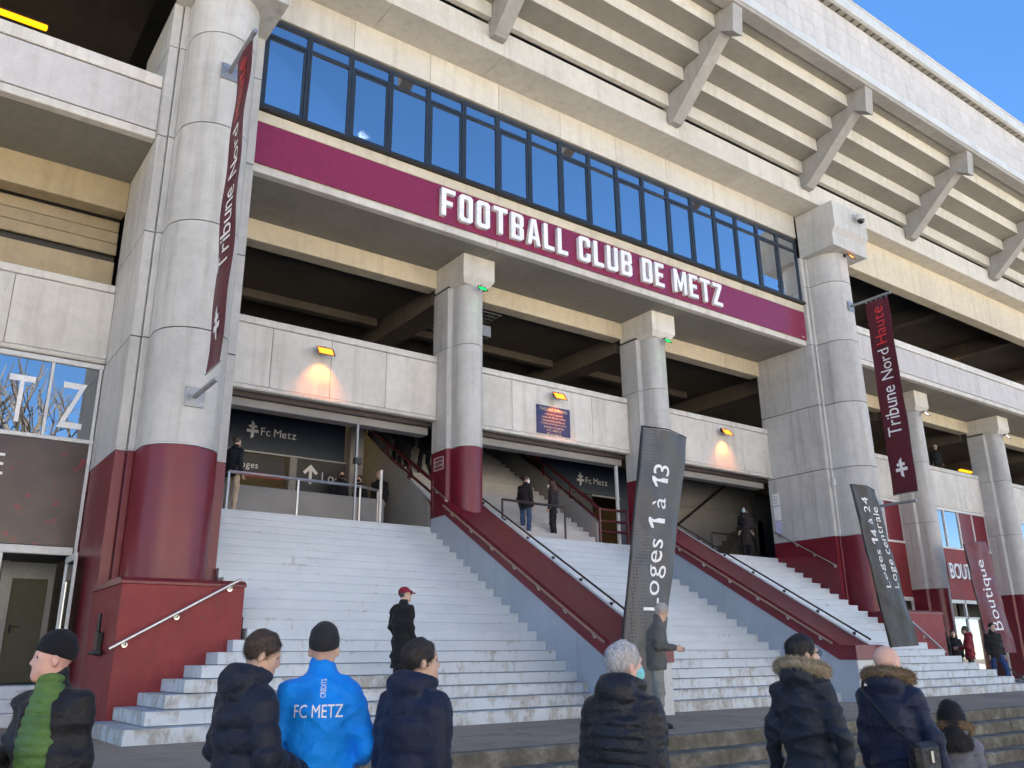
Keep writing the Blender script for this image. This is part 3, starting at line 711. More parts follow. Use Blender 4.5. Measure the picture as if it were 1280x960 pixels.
# ---- wall names on the hall panels
for nm, x, z, y, s, lb in (('club_name', -3.72, 6.52, 2.945, .30, 'white Fc Metz name and cross emblem on the navy panel of the left hall'), ('club_name', 7.25, 6.45, 2.945, .30, 'white Fc Metz name and cross emblem on the navy panel of the middle hall')):
    t = thing(nm, lb, 'sign', (x, y, z))
    text('lettering', 'Fc Metz', s, M['white_flat'], t, lambda a, b, c: (x+.36+a, y-.003-c, z+b), split=True)
    emblem(M['white_flat'], t, lambda a, b, c: (x-.10+a, y-.003-c, z-.12+b), .48)
t = thing('direction_sign', 'white arrow and word Loges on the dark panel beside the reception', 'sign', (-2.15, 2.96, 5.46))
text('lettering', 'Loges', .36, M['white_flat'], t, lambda a, b, c: (-1.62+a, 2.965-c, 5.50+b), split=True)
text('lettering', '13', .30, M['white_flat'], t, lambda a, b, c: (-1.2+a, 2.965-c, 5.2+b), split=True)
me = curve_mesh(splines=[[(.17,0),(.25,0),(.25,.36),(.36,.25),(.42,.31),(.21,.52),(0,.31),(.06,.25),(.17,.36)]], depth=.004)
map_mesh(me, lambda a, b, c: (a, .005-c, b-.06)); link('arrow', me, M['white_flat'], t, 0)
t = thing('door_sign', 'white word Loges above the dark doorway in the left hall', 'sign', (-4.0, 3.0, 5.66))
text('lettering', 'Loges', .24, M['white_flat'], t, lambda a, b, c: (-3.9+a, 3.035-c, 5.66+b), split=True)
BX('sign_board', M['char_panel'], t, -4.2, -2.6, 3.045, 3.07, 5.50, 6.02, .004)
BX('red_line', M['banner_red'], t, -4.2, -2.6, 3.035, 3.045, 5.44, 5.46, 0)

# ---- hanging banners on the great columns
def hanging_banner(cx, lb):
    t = thing('hanging_banner', lb, 'banner', (cx, -3.3, 5.4), 'vertical banners on the great columns')
    for z in (12.17, 5.40):
        br = BX('bracket', M['grey_metal'], t, cx-.17, cx+.17, -3.285, -3.262, z-.19, z+.17, .005)
        MB().tube([(cx, -3.28, z), (cx, -4.72 if z > 9 else -4.50, z)], .045, 12).build('arm', M['grey_metal'], t)
        for dx, dz in ((-.12, -.13), (.12, -.13), (-.12, .11), (.12, .11)):
            MB().tube([(cx+dx, -3.28, z+dz), (cx+dx, -3.30, z+dz)], .014, 6).build('bolt', M['steel'], br)
    y0, y1, z0, z1 = -3.78, -4.60, 5.66, 12.05
    f = lambda u, v: (cx+.02*math.sin(u*5+v*9)+.015*math.sin(v*23), y0+(y1-y0)*u, z0+(z1-z0)*v+.02*u)
    nu, nv = 10, 120; m = MB()
    m.add([f(i/nu, j/nv) for j in range(nv+1) for i in range(nu+1)], [(j*(nu+1)+i, j*(nu+1)+i+1, (j+1)*(nu+1)+i+1, (j+1)*(nu+1)+i) for j in range(nv) for i in range(nu)])
    cl = m.build('cloth', M['banner'], t, 60)
    for k in range(5):
        y = y0+(y1-y0)*(.06+.22*k); MB().tube([(cx, y, z1-.01), (cx+.03, y, z1+.10), (cx, y, z1+.16), (cx-.03, y, z1+.10), (cx, y, z1-.01)], .008, 5).build('loop', M['grey_metal'], cl)
    MB().tube([(cx, y0-.0, z0), (cx, y1, z0+.02)], .016, 6).build('bottom_bar', M['grey_metal'], t)
    H = z1-z0
    def on(a, b, c, w0, vv):       # text x runs up the banner, letter tops point to the column
        u = .5-(b-w0)/(y0-y1); v = vv+a/H; p = f(max(0, min(1, u)), min(1, v)); return (p[0]-.02-c, p[1], p[2])
    text('lettering', 'Tribune', .52, M['white_flat'], t, lambda a, b, c: on(a, b, c, .19, .285), offset=.0, fit=(1.62, .44), split=True)
    text('lettering', 'Nord', .52, M['white_flat'], t, lambda a, b, c: on(a, b, c, .19, .575), fit=(1.02, .40), split=True)
    text('lettering', 'Haute', .52, M['banner_red'], t, lambda a, b, c: on(a, b, c, .19, .762), fit=(1.28, .40), split=True)
    me = curve_mesh(splines=[CROSS], depth=.003, size=.62); off = wloc(t)
    map_mesh(me, lambda a, b, c: tuple(Vector(on(b, a-.12, c, .19, .075))-off)); link('emblem', me, M['white_flat'], t, 0)
hanging_banner(-6.75, 'garnet vertical banner reading Tribune Nord Haute on the great left column')
hanging_banner(14.31, 'garnet vertical banner reading Tribune Nord Haute on the great right column')

# ---- sail flags standing on the terrace
def pattern_mat():
    m, nt, b = mat_new('perforated_flag_print'); L = nt.links; v = coords(nt, rnd=False)
    vo = N(nt, "ShaderNodeTexVoronoi"); vo.inputs["Scale"].default_value = 17; vo.inputs["Randomness"].default_value = .12; L.new(v, vo.inputs["Vector"])
    dots = ramp(nt, vo.outputs["Distance"], [(.30, (.030, .030, .031)), (.36, (.085, .085, .086))])
    big = ramp(nt, noise(nt, coords(nt, (1, 1, .5), False), .9, 1), [(.49, (0, 0, 0)), (.50, (1, 1, 1))])
    L.new(mix(nt, big, (.062, .062, .063), dots), b.inputs["Base Color"]); b.inputs["Roughness"].default_value = .5
    bump(nt, b, noise(nt, v, 2.2, 4), .5, .06); return m
M['flag_print'] = pattern_mat()
def sail_flag(name, lb, q, cloth, base, lines, bulge=.05, hem=M['black']):
    """q: bottom-left, bottom-right, top-right, top-left corners of the cloth"""
    bl, br, tr, tl = [Vector(p) for p in q]
    t = thing(name, lb, 'flag', base, 'sail flags in front of the stand'); nrm = (br-bl).cross(tl-bl).normalized()
    if nrm.y > 0: nrm = -nrm
    def f(u, v, d=0):
        p = bl.lerp(br, u).lerp(tl.lerp(tr, u), v); s = math.sin(math.pi*u)*bulge*(1+.5*math.sin(v*7))+.016*math.sin(v*17+u*6)+.014*math.sin(u*13-v*5)+.006*math.sin(v*41+u*9)
        return p+nrm*(s+d)
    nu, nv = 24, 90
    vs = [f(i/nu, j/nv) for j in range(nv+1) for i in range(nu+1)]
    fs = [(j*(nu+1)+i, j*(nu+1)+i+1, (j+1)*(nu+1)+i+1, (j+1)*(nu+1)+i) for j in range(nv) for i in range(nu)]
    cl = MB().add(vs, fs).build('cloth', cloth, t, 60)
    pole = [Vector(base)+Vector((0, 0, .06)), f(0, .0), f(0, .5), f(0, .97), f(.02, 1.0), f(.5, 1.005), f(1, 1.0)]
    MB().tube(pole, [.024, .022, .02, .017, .016, .012, .010], 8).build('pole', hem, t)
    MB().tube([f(0.012, k/20, .006) for k in range(21)], .026, 6).build('sleeve', hem, cl)
    MB().box(base[0]-.45, base[0]+.45, base[1]-.05, base[1]+.05, 0.012, .05, .008).box(base[0]-.05, base[0]+.05, base[1]-.45, base[1]+.45, 0.012, .05, .008).tube([(base[0], base[1], .05), (base[0], base[1], .2)], .03).build('foot', M['grey_metal'], t)
    for body, v0, v1, uc, h, mt in lines:      # text runs up the flag
        L_ = (tl-bl).length; Wd = (br-bl).lerp(tr-tl, .5).length
        text('lettering', body, 1, mt, t, lambda a, b, c: tuple(f(min(.99, max(.01, uc+.5*h-b/Wd)), v0+(v1-v0)*a, .010+c)), fit=(1.0, h*Wd), split=True)
    return t
sail_flag('sail_flag', 'tall charcoal sail flag reading Loges 1 a 13 standing at the first cheek wall', [(-.48, -6.95, .22), (.52, -6.95, .26), (1.67, -6.95, 5.06), (.46, -6.95, 5.12)], M['flag_print'], (-.56, -6.98, 0),
          [('Loges 1 à 13', .31, .86, .54, .48, M['white_flat'])])
sail_flag('sail_flag', 'charcoal sail flag reading Loges 14 a 24 Loge centrale at the second cheek wall', [(7.72, -6.98, 1.12), (8.88, -6.98, 1.16), (7.96, -6.98, 4.66), (6.99, -6.98, 4.70)], M['flag_grey'], (7.95, -7.0, 0),
          [('Loges 14 à 24', .36, .93, .40, .26, M['white_flat']), ('Loge centrale', .36, .88, .76, .27, M['white_flat'])])
sail_flag('sail_flag', 'garnet sail flag reading Boutique beside the shop door on the right', [(21.2, -2.5, 1.0), (23.2, -2.5, 1.0), (22.35, -2.5, 4.95), (20.65, -2.5, 4.72)], M['flag_garnet'], (23.35, -2.5, 0),
          [('Boutique', .20, .84, .52, .46, M['white_flat'])])

# ---- floodlights
def flood(pos, lb, col, power, drop=True, face=-1, size=1.0, on=True):
    x, y, z = pos; t = thing('floodlight', lb, 'floodlight', (x, y, z), 'small floodlights on the concrete')
    MB().tube([(x-.0, y+.11, z+.12), (x, y-.08, z+.12)], .012, 6).box(x-.05, x+.05, y+.10, y+.13, z+.06, z+.18).build('bracket', M['black'], t)
    h = MB(); W_, H2, D2 = .20*size, .13*size, .09*size
    # housing tilted forward-down: lens below front
    ca, sa = math.cos(R_(35)), math.sin(R_(35))
    def T(a, b, c): return (x+a, y-.12-(b*ca-c*sa)*1.0, z+c*ca+b*sa*-1.0)
    vs = [T(a*W_, b, c*H2) for a in (-1, 1) for b, k in ((0, 1), (D2, .75), (D2, .75), (0, 1)) for c in (1,)]
    pts = [(-W_, 0, -H2), (W_, 0, -H2), (W_, 0, H2), (-W_, 0, H2), (-W_*.7, -D2, -H2*.7), (W_*.7, -D2, -H2*.7), (W_*.7, -D2, H2*.7), (-W_*.7, -D2, H2*.7)]
    h.add([T(*p) for p in pts], [(0,1,2,3),(4,5,6,7),(0,1,5,4),(1,2,6,5),(2,3,7,6),(3,0,4,7)]).build('housing', M['dark_rail'], t, 0)
    MB().add([T(a*W_*.9, .006, b*H2*.9) for a, b in ((-1,-1),(1,-1),(1,1),(-1,1))], [(0,1,2,3)]).build('lens', emit('lamp_lens', col, power) if on else M['grey_metal'], t, 0)
    for a, b, c, d in ((-1, -1, 1, -1), (-1, 1, 1, 1), (-1, -1, -1, 1), (1, -1, 1, 1)):
        MB().tube([T(a*W_, .012, b*H2), T(c*W_, .012, d*H2)], .012, 5).build('rim', M['black'], t)
    return t
def lamp(pos, aim, col, energy, ang=95, size=.06):
    l = bpy.data.lights.new('lamp', 'SPOT'); l.energy = energy; l.color = col; l.spot_size = R_(ang); l.spot_blend = .8; l.shadow_soft_size = size
    o = bpy.data.objects.new('lamp', l); COL.objects.link(o); o.location = pos
    o.rotation_euler = (Vector(pos)-Vector(aim)).to_track_quat('Z', 'Y').to_euler(); return o
SOD = (1.0, .36, .06)
for x, z, lb in ((-3.12, 7.88, 'lit orange floodlight on the concrete band above the left flight'), (3.92, 7.98, 'lit orange floodlight above the blue plaque'), (10.94, 7.95, 'lit orange floodlight on the concrete band above the right flight')):
    flood((x, -.22, z), lb, (1.0, .17, .015), .7)
    lamp((x, -.42, z-.12), (x, -.10, z-.75), (1.0, .27, .04), 15)
for x, lb in ((.53, 'green lit floodlight under the capital of the first slim column'), (7.23, 'green lit floodlight under the capital of the second slim column')):
    flood((x+.05, -1.30, 10.02), lb, (.0, .7, .10), .32, size=.6)
    lamp((x+.05, -1.46, 9.98), (x, -1.15, 9.5), (.08, 1.0, .08), 3.0, 70)
flood((14.35, -3.40, 13.95), 'small lit orange floodlight under the capital of the great right column', (1, .25, .05), .7, size=.8)
lamp((14.35, -3.58, 13.9), (14.3, -3.1, 13.5), (1, .35, .12), 8, 80)
flood((21.7, -1.30, 10.02), 'white floodlight under the capital of the third slim column', (.9, .9, .85), .16, size=.8)
flood((28.3, -1.30, 10.02), 'white floodlight under the capital of the fourth slim column', (.9, .9, .85), .16, size=.8)
# ---- yellow tube lights under the upper ceiling
M['tube_y'] = emit('yellow_tube', (1.0, .40, .005), .34)
def tube_light(x, y, z, L, lb):
    t = thing('tube_light', lb, 'tube light', (x, y, z), 'yellow tube lights in the galleries')
    BX('housing', M['dark_rail'], t, x, x+L, y-.09, y+.09, z+.06, z+.12, .01)
    MB().box(x+.03, x+L-.03, y-.085, y+.085, z-.03, z+.055, .025).build('diffuser', M['tube_y'], t, 0)
tube_light(-11.6, 1.0, 14.72, 1.9, 'glowing yellow tube light above the left balcony')
for i, x in enumerate((30.7, 37.3)): tube_light(x, 2.0, 15.05, 1.6, ('nearer' if i == 0 else 'farther')+' glowing yellow tube light above the right balcony')
tube_light(20.9, 3.2, 9.9, 1.3, 'yellow tube light behind the hanging banner of the right column')
tube_light(27.2, 3.2, 9.6, .9, 'yellow tube light seen through the first right gallery opening')
tube_light(33.0, 3.2, 9.9, 1.2, 'yellow tube light seen through the second right gallery opening')

# ---- dome camera on the capital of the great right column
t = thing('dome_camera', 'white and black dome security camera on the capital of the great right column', 'camera', (14.63, -3.69, 15.3))
MB().box(14.55, 14.71, -3.76, -3.685, 15.38, 15.56, .02).tube([(14.63, -3.72, 15.5), (14.63, -3.86, 15.5), (14.63, -3.9, 15.42)], .04, 10).build('mount', M['white_frame'], t)
MB().lathe([(.03, .12), (.12, .10), (.15, .04), (.15, -.05), (.13, -.07)], 18, (14.63, -3.9, 15.32)).build('housing', M['white_frame'], t)
MB().lathe([(.125, -.06), (.12, -.11), (.09, -.17), (.04, -.20), (.002, -.205)], 18, (14.63, -3.9, 15.32)).build('dome', plain('dome_black', (.008, .008, .01), .08), t, 60)
# ---- blue plaque
t = thing('plaque', 'dark blue enamel plaque with gold lines of text under the middle floodlight', 'plaque', (3.85, -.12, 6.87))
BX('plate', M['plaque'], t, 3.25, 4.45, -.128, -.104, 6.88, 7.70, .006)
for k, (s, w) in enumerate([('STADE SAINT SYMPHORIEN', .98), ('rénové et agrandi', .62), ('inauguré par Monsieur le Maire', .86), ('Sénateur Maire de Metz et', .8), ('Président de la Région Lorraine', .9), ('le Président du Football Club', .7), ('F.C. METZ', .5), ('31 octobre', .52)]):
    text('lettering', s, .1, M['gold'], t, lambda a, b, c: (3.85-w/2+a, -.130-c, 7.555-.092*k-(.03 if k else 0)+b) , depth=.002, fit=(w, .085 if k == 0 else .052))
# ---- small things on columns
t = thing('notice', 'three white paper notices taped one above the other on the great right pier', 'notice', (13.33, -.2, 5.2))
for z0, z1, m in ((5.78, 6.18, M['white_flat']), (5.28, 5.74, M['white_flat']), (4.86, 5.24, plain('lilac_paper', (.5, .5, .72), .7))):
    BX('sheet', m, t, 13.325, 13.337, -.30, -.04, z0, z1, 0)
for k in range(3): text('lettering', 'TOUS LES BILLETS POUR'[k*7:k*7+7], .07, M['black'], t, lambda a, b, c: (13.322-c, -.06-a*.8, 6.10-.1*k+b-.04), fit=(.20, .05))
t = thing('warning_plate', 'small red plate with white frame on the garnet side of the first slim column', 'sign', (.04, -.25, 5.35))
BX('plate', M['red'], t, .038, .049, -.50, -.06, 5.42, 5.74, 0)
for a in ((-.50, -.06, 5.42, 5.435), (-.50, -.06, 5.725, 5.74), (-.50, -.485, 5.42, 5.74), (-.075, -.06, 5.42, 5.74)): BX('border', M['white_flat'], t, .034, .0385, *a, 0)
for k in range(2): text('lettering', ('INTERDICTION', 'DE FUMER')[k], .07, M['white_flat'], t, lambda a, b, c: (.034-c, -.10-a, 5.60-.1*k+b), fit=(.36, .06), depth=.002)
t = thing('junction_box', 'small pale junction box with conduit on the ribs of the great right pier', 'box', (13.45, -2.33, 6.2))
BX('case', M['white_frame'], t, 13.40, 13.50, -2.40, -2.30, 6.12, 6.32, .01); MB().tube([(13.45, -2.33, 6.32), (13.45, -2.33, 10.8)], .014, 6).build('conduit', M['white_frame'], t)
t = thing('cable_tray', 'wire mesh cable tray with grey box under the beam beside the first slim column', 'cable tray', (2.2, .7, 10.3))
mm = MB()
for k in range(9): mm.tube([(1.1+.17*k, .45, 10.34-.0*k), (1.1+.17*k, 2.6, 10.34)], .013, 5)
for k in range(10): mm.tube([(1.1, .45+.22*k, 10.34), (2.5, .45+.22*k, 10.34)], .013, 5)
mm.build('mesh', M['grey_metal'], t); BX('box', M['grey_metal'], t, 1.75, 2.3, .7, .95, 9.72, 10.05, .01); MB().tube([(2.0, .8, 10.05), (2.0, .8, 10.36)], .02, 6).build('hanger', M['black'], t)
# ---- pendant lamps in the lounge windows
pl0 = None
PLM = emit('lit_lamp_glass', (.85, .9, .95), 2.4)
for i, (x, nm) in enumerate(((-2.78, 'first'), (.56, 'second'), (6.47, 'third'), (9.63, 'fourth'), (13.0, 'fifth'))):
    lb = nm+' white pendant lamp from the left behind the blue windows'
    if pl0 is None:
        pl0 = thing('pendant_lamp', lb, 'lamp', (x, -1.2, 13.35), 'pendant lamps behind the windows')
        MB().lathe([(.17, .0), (.15, .05), (.08, .16), (.05, .24), (.03, .30)], 18, (x, -1.2, 13.40)).build('shade', PLM, pl0, 50)
        MB().tube([(x, -1.2, 13.65), (x, -1.2, 14.2)], .006, 5).build('cord', M['white_frame'], pl0)
        MB().lathe([(.03, 0), (.08, .04), (.08, .12), (.03, .16)], 12, (x, -1.2, 14.15)).build('ceiling_rose', PLM, pl0)
        MB().lathe([(.02, -.03), (.05, 0), (.02, .05)], 10, (x, -1.2, 13.40)).build('bulb', emit('bulb', (1, .95, .85), 2.5), pl0)
    else:
        c = copy_tree(pl0, None, (x, -1.2, 13.35)); c["label"] = lb
# ---- letters on the left glazing and panel
t = thing('window_letters', 'two large white letters T Z on the left wing glazing', 'lettering', (-9, -.03, 5.3))
for ch, x in (('T', -9.33), ('Z', -8.42)):
    text('letter', ch, 1.0, M['white_flat'], t, lambda a, b, c: (x+a, -.032-c, 5.33+b), fit=(.44, .92))
t = thing('panel_letter', 'white letter E at the edge of the dark printed panel left of the doors', 'lettering', (-9.6, -.06, 4.4))
text('letter', 'E', .5, M['white_flat'], t, lambda a, b, c: (-9.40+a, -.055-c, 4.30+b), fit=(.22, .40))
t = thing('shop_sign', 'white block letters BOUTIQUE on the garnet panel of the right wing', 'sign', (24.5, -.06, 3.75))
text('lettering', 'BOUTIQUE', 1, M['white'], t, lambda a, b, c: (23.95+a, -.10, 3.73+b), fit=(3.0, .74), depth=.08, split=True)

# ================================================================ HANDRAILS
def rail(lb, pts, r, mat, offs=None, cat='handrail', name='handrail'):
    t = thing(name, lb, cat, pts[0], 'handrails of the stairs')
    MB().tube(pts, r, 10).build('rail', mat, t)
    return t
def brackets(t, pts, to, mat, r=.011):
    for p in pts:
        q = (p[0]+to[0], p[1]+to[1], p[2]+to[2]); mid = (p[0]+to[0]*.3, p[1]+to[1]*.3, p[2]-.07)
        MB().tube([(p[0], p[1], p[2]-.02), mid, (q[0], q[1], q[2]-.07)], r, 6).build('bracket', mat, t)
        d = Vector(to).normalized()*.012
        MB().tube([(q[0]-d[0], q[1]-d[1], q[2]-.07), (q[0], q[1], q[2]-.07)], .042, 12).build('rose', mat, t)
lerp3 = lambda a, b, s: tuple(a[i]+(b[i]-a[i])*s for i in range(3))
a, b = (-7.84, -4.31, 1.16), (-6.0, -4.31, 2.22)
t = rail('slanting steel handrail with round brackets on the garnet pedestal left of the stairs', [a, b], .024, M['steel']); brackets(t, [lerp3(a, b, s) for s in (.12, .5, .92)], (0, .10, 0), M['steel'])
a, b = (12.95, -4.31, 2.10), (14.95, -4.31, 1.02)
t = rail('slanting steel handrail on the garnet pedestal right of the stairs', [a, b], .024, M['steel']); brackets(t, [lerp3(a, b, s) for s in (.25, .55, .9)], (0, .10, 0), M['steel'])
for cx, nm in ((0., 'first'), (6.70, 'second')):
    a, b = (cx-.10, -.75, 4.46), (cx-.10, -6.28, 1.22)
    t = rail('long slanting brass coloured handrail on the left side of the %s garnet coping' % nm, [a, b], .024, plain('worn_brass', (.42, .30, .22), .4, .6)); brackets(t, [lerp3(a, b, .06+.147*k) for k in range(7)], (.068, 0, 0), M['steel'])
    w = 1.05 if cx == 0 else 1.02
    a, b = (cx+w+.11, -.3, 4.93), (cx+w+.11, -6.45, 1.30)
    t = rail('long dark slanting handrail on the right side of the %s garnet coping' % nm, [a, b], .022, M['dark_rail']); brackets(t, [lerp3(a, b, .06+.147*k) for k in range(7)], (-.075, 0, 0), M['dark_rail'])
    BX('upper_bracket', M['dark_rail'], t, cx+w+.09, cx+w+.13, -.32, -.28, 4.6, 4.95, .004)
a, b = (13.26, .0, 4.93), (13.26, -2.22, 3.60)
t = rail('short slanting steel handrail on the garnet side of the great right pier', [a, b], .02, M['steel']); brackets(t, [lerp3(a, b, s) for s in (.08, .36, .64, .95)], (.07, 0, 0), M['steel'])
a, b = (-.02, -.75, 4.62), (-.02, -.1, 5.02)
t = rail('short steel handrail on the side of the first slim column', [a, b], .018, M['steel']); brackets(t, [lerp3(a, b, s) for s in (.1, .8)], (.06, 0, 0), M['steel'])
def guard(x, lb, y0, z0, y1, z1, end=False):
    t = thing('stair_railing', lb, 'railing', (x, y0, z0-1), 'red railings of the inner flight')
    n = 5
    MB().box(x-.04, x+.04, y0, y0+.001, z0, z0+.001)
    def bar(dz, r=.035): MB().tube([(x, y0, z0+dz), (x, y1, z1+dz)], r, 6).build('rail', M['red_rail'], t)
    bar(0, .05); bar(-.33); bar(-.62)
    for k in range(n):
        s = k/(n-1); y = y0+(y1-y0)*s; z = z0+(z1-z0)*s
        MB().tube([(x, y, z-.95), (x, y, z+.02)], .04, 6).build('post', M['red_rail'], t)
    if end:
        for dz in (0, -.33, -.62): MB().tube([(x, y0, z0+dz), (x+1.05, y0, z0+dz)], .035, 6).build('rail', M['red_rail'], t)
        MB().tube([(x+1.05, y0, z0-.95), (x+1.05, y0, z0)], .04, 6).build('post', M['red_rail'], t)
guard(.06, 'dark red slanting railing on the left flank of the inner flight', .0, 5.20, 5.0, 8.16)
guard(5.62, 'dark red slanting railing with level end on the right flank of the inner flight', .1, 5.02, 5.2, 8.7, True)
def barrier(lb, pts, top, mat, mid=None, foot=4.05, name='barrier'):
    t = thing(name, lb, 'barrier', (pts[0][0], pts[0][1], foot))
    for p in pts: MB().tube([(p[0], p[1], foot), (p[0], p[1], foot+top)], .03, 8).build('post', mat, t)
    MB().tube([(p[0], p[1], foot+top) for p in pts], .035, 8).build('rail', mat, t)
    return t
barrier('dark metal barrier with two posts at the head of the middle flight', [(2.05, -.15), (4.22, -.05)], .86, M['dark_rail'])
barrier('steel barrier rail on posts at the head of the left flight', [(-4.9, .35), (-3.3, .35), (-1.75, .35), (-1.15, .6)], .88, M['steel'])
t = thing('gate_post', 'tall pale gate post at the head of the left flight', 'post', (-1.28, .2, 4.05)); MB().tube([(-1.28, .2, 4.05), (-1.28, .2, 5.35)], .035, 10).build('post', M['white_frame'], t)
t = thing('shutter_guide', 'tall steel shutter guide standing in the left opening', 'post', (-1.9, .3, 4.05)); MB().box(-1.93, -1.88, .28, .34, 4.05, 6.42, .005).build('guide', M['grey_metal'], t, 0); BX('lock_box', M['black'], t, -1.97, -1.78, .25, .36, 5.45, 5.6, .01)
t = thing('shutter_guide', 'tall steel shutter guide beside the second slim column', 'post', (6.55, .3, 4.05)); MB().box(6.5, 6.58, .28, .36, 4.05, 6.42, .005).build('guide', M['white_frame'], t, 0)
a, b = (10.9, 2.9, 4.85), (14.9, 2.9, 7.35)
t = rail('dark slanting handrail on the grey wall of the right hall', [a, b], .04, M['dark_rail']); brackets(t, [lerp3(a, b, s) for s in (.1, .4, .7)], (0, .09, 0), M['dark_rail'])
t = thing('gallery_railing', 'thin dark railing against the yellow light above the right hall', 'railing', (9.7, 3.0, 7.1))
for z in (7.35, 7.62): MB().tube([(9.6, 3.05, z), (15.6, 3.05, z)], .022, 6).build('rail', M['red_rail'], t)
for k in range(5): MB().tube([(9.8+1.4*k, 3.05, 7.1), (9.8+1.4*k, 3.05, 7.66)], .022, 6).build('post', M['red_rail'], t)
barrier('low dark barrier in the right hall', [(11.2, .9), (13.0, .9)], .8, M['dark_rail'])
t = thing('door_stay', 'black metal door stay on the left side of the pedestal', 'door stay', (-7.80, -3.2, 1.2))
MB().box(-7.84, -7.76, -3.4, -3.2, 1.08, 1.42, .01).tube([(-7.82, -3.3, 1.42), (-7.82, -3.3, 1.7)], .03).tube([(-7.86, -3.75, 1.12), (-7.86, -3.1, 1.12)], .03).build('stay', M['black'], t)

# lamps that light the halls (sodium tubes along the ceilings)
def area(pos, sx, sy, col, e):
    l = bpy.data.lights.new('hall_lamp', 'AREA'); l.shape = 'RECTANGLE'; l.size = sx; l.size_y = sy; l.energy = e; l.color = col
    o = bpy.data.objects.new('hall_lamp', l); COL.objects.link(o); o.location = pos; return o
M['tube_w'] = emit('warm_tube', (1.0, .72, .34), 3.0)
for i, (x, y, z, L) in enumerate(((-3.5, 4.6, 7.68, 2.4), (2.8, 6.6, 7.90, 2.6), (11.5, 4.6, 7.68, 2.4))):
    t = thing('ceiling_tube', ('left', 'middle', 'right')[i]+' warm ceiling tube inside the entrance hall', 'tube light', (x, y, z), 'warm ceiling tubes in the halls')
    BX('housing', M['grey_metal'], t, x, x+L, y-.08, y+.08, z+.03, z+.07, .005)
    BX('tube', M['tube_w'], t, x+.05, x+L-.05, y-.05, y+.05, z-.03, z+.028, .01)

# ================================================================ ACROSS THE STREET (behind the viewer; houses and trees seen mirrored in the glazing)
struct(BX('added_forecourt', asphalt('bounce_paving', (.46, .43, .385)), None, -140, 140, -120, -21.5, -.665, -.64, 0))  # unseen pale ground added to bounce sunlight onto the stand front
M['render_wall'] = paint('cream_render', (.72, .665, .57), .85, None, .08)
M['roof_tile'] = plain('roof_tile', (.16, .07, .05), .8)
hx = -78.0
for i, (w, h, lb) in enumerate(((26, 15, 'long cream house across the street, leftmost behind the viewer'), (22, 16, 'tall cream house across the street behind the viewer'), (30, 14, 'wide low cream house across the street behind the viewer'), (24, 15, 'cream house across the street facing the right wing'), (34, 13, 'cream house across the street at the far right behind the viewer'))):
    t = thing('house', lb, 'house', (hx+w/2, -58, -.64), 'houses across the street')
    BX('wall', M['render_wall'], t, hx, hx+w, -70, -58, -.64, h, 0)
    MB().prism([(-71, h), (-64, h+4), (-57, h)], 'x', hx-.2, hx+w+.2).build('roof', M['roof_tile'], t, 0)
    w0 = None
    for fl in range(int(h//3.4)):
        for k in range(int(w//3)):
            x = hx+1.2+3*k; z = .6+3.2*fl
            if w0 is None: w0 = BX('window', M['char_panel'], t, x, x+1.1, -58.06, -57.97, z, z+1.7, 0); q0 = (x, z)
            else: dup(w0, t, (x-q0[0], 0, z-q0[1]))
    hx += w+1.5
M['bark'] = concrete('tree_bark', (.10, .085, .07), .6, .4, pits=False)
def bare_tree(x, y, h, lb, seed):
    rg = random.Random(seed); t = thing('bare_tree', lb, 'tree', (x, y, -.64), 'bare winter trees across the street')
    tr = MB(); cr = MB()
    def grow(p, d, L, r, lev):
        q = p+d*L; mid = p+d*L*.5+Vector((rg.uniform(-1, 1), rg.uniform(-1, 1), 0))*L*.06
        (tr if lev == 0 else cr).tube([p, mid, q], [r, r*.85, r*.7], 6 if lev < 2 else 4, False)
        if lev >= 5: return
        for k in range(rg.choice((2, 3)) if lev else 4):
            ax = Vector((rg.uniform(-1, 1), rg.uniform(-1, 1), rg.uniform(-.1, .5)))
            nd = (d+ax.normalized()*rg.uniform(.5, .85)); nd.z += .12; nd.normalize()
            grow(q if k else q, nd, L*rg.uniform(.66, .84), r*.62, lev+1)
    grow(Vector((x, y, -.7)), Vector((0, 0, 1)), h*.27, h*.022, 0)
    tr.build('trunk', M['bark'], t, 60); cr.build('crown', M['bark'], t, 60)
for i, (x, y, h) in enumerate(((-14, -36, 20), (-7.5, -34, 22), (-1, -37, 21), (12, -42, 16), (26, -39, 15))):
    bare_tree(x, y, h, ('first', 'second', 'third', 'fourth', 'fifth')[i]+' bare winter tree from the left in the row across the street', 11+i)
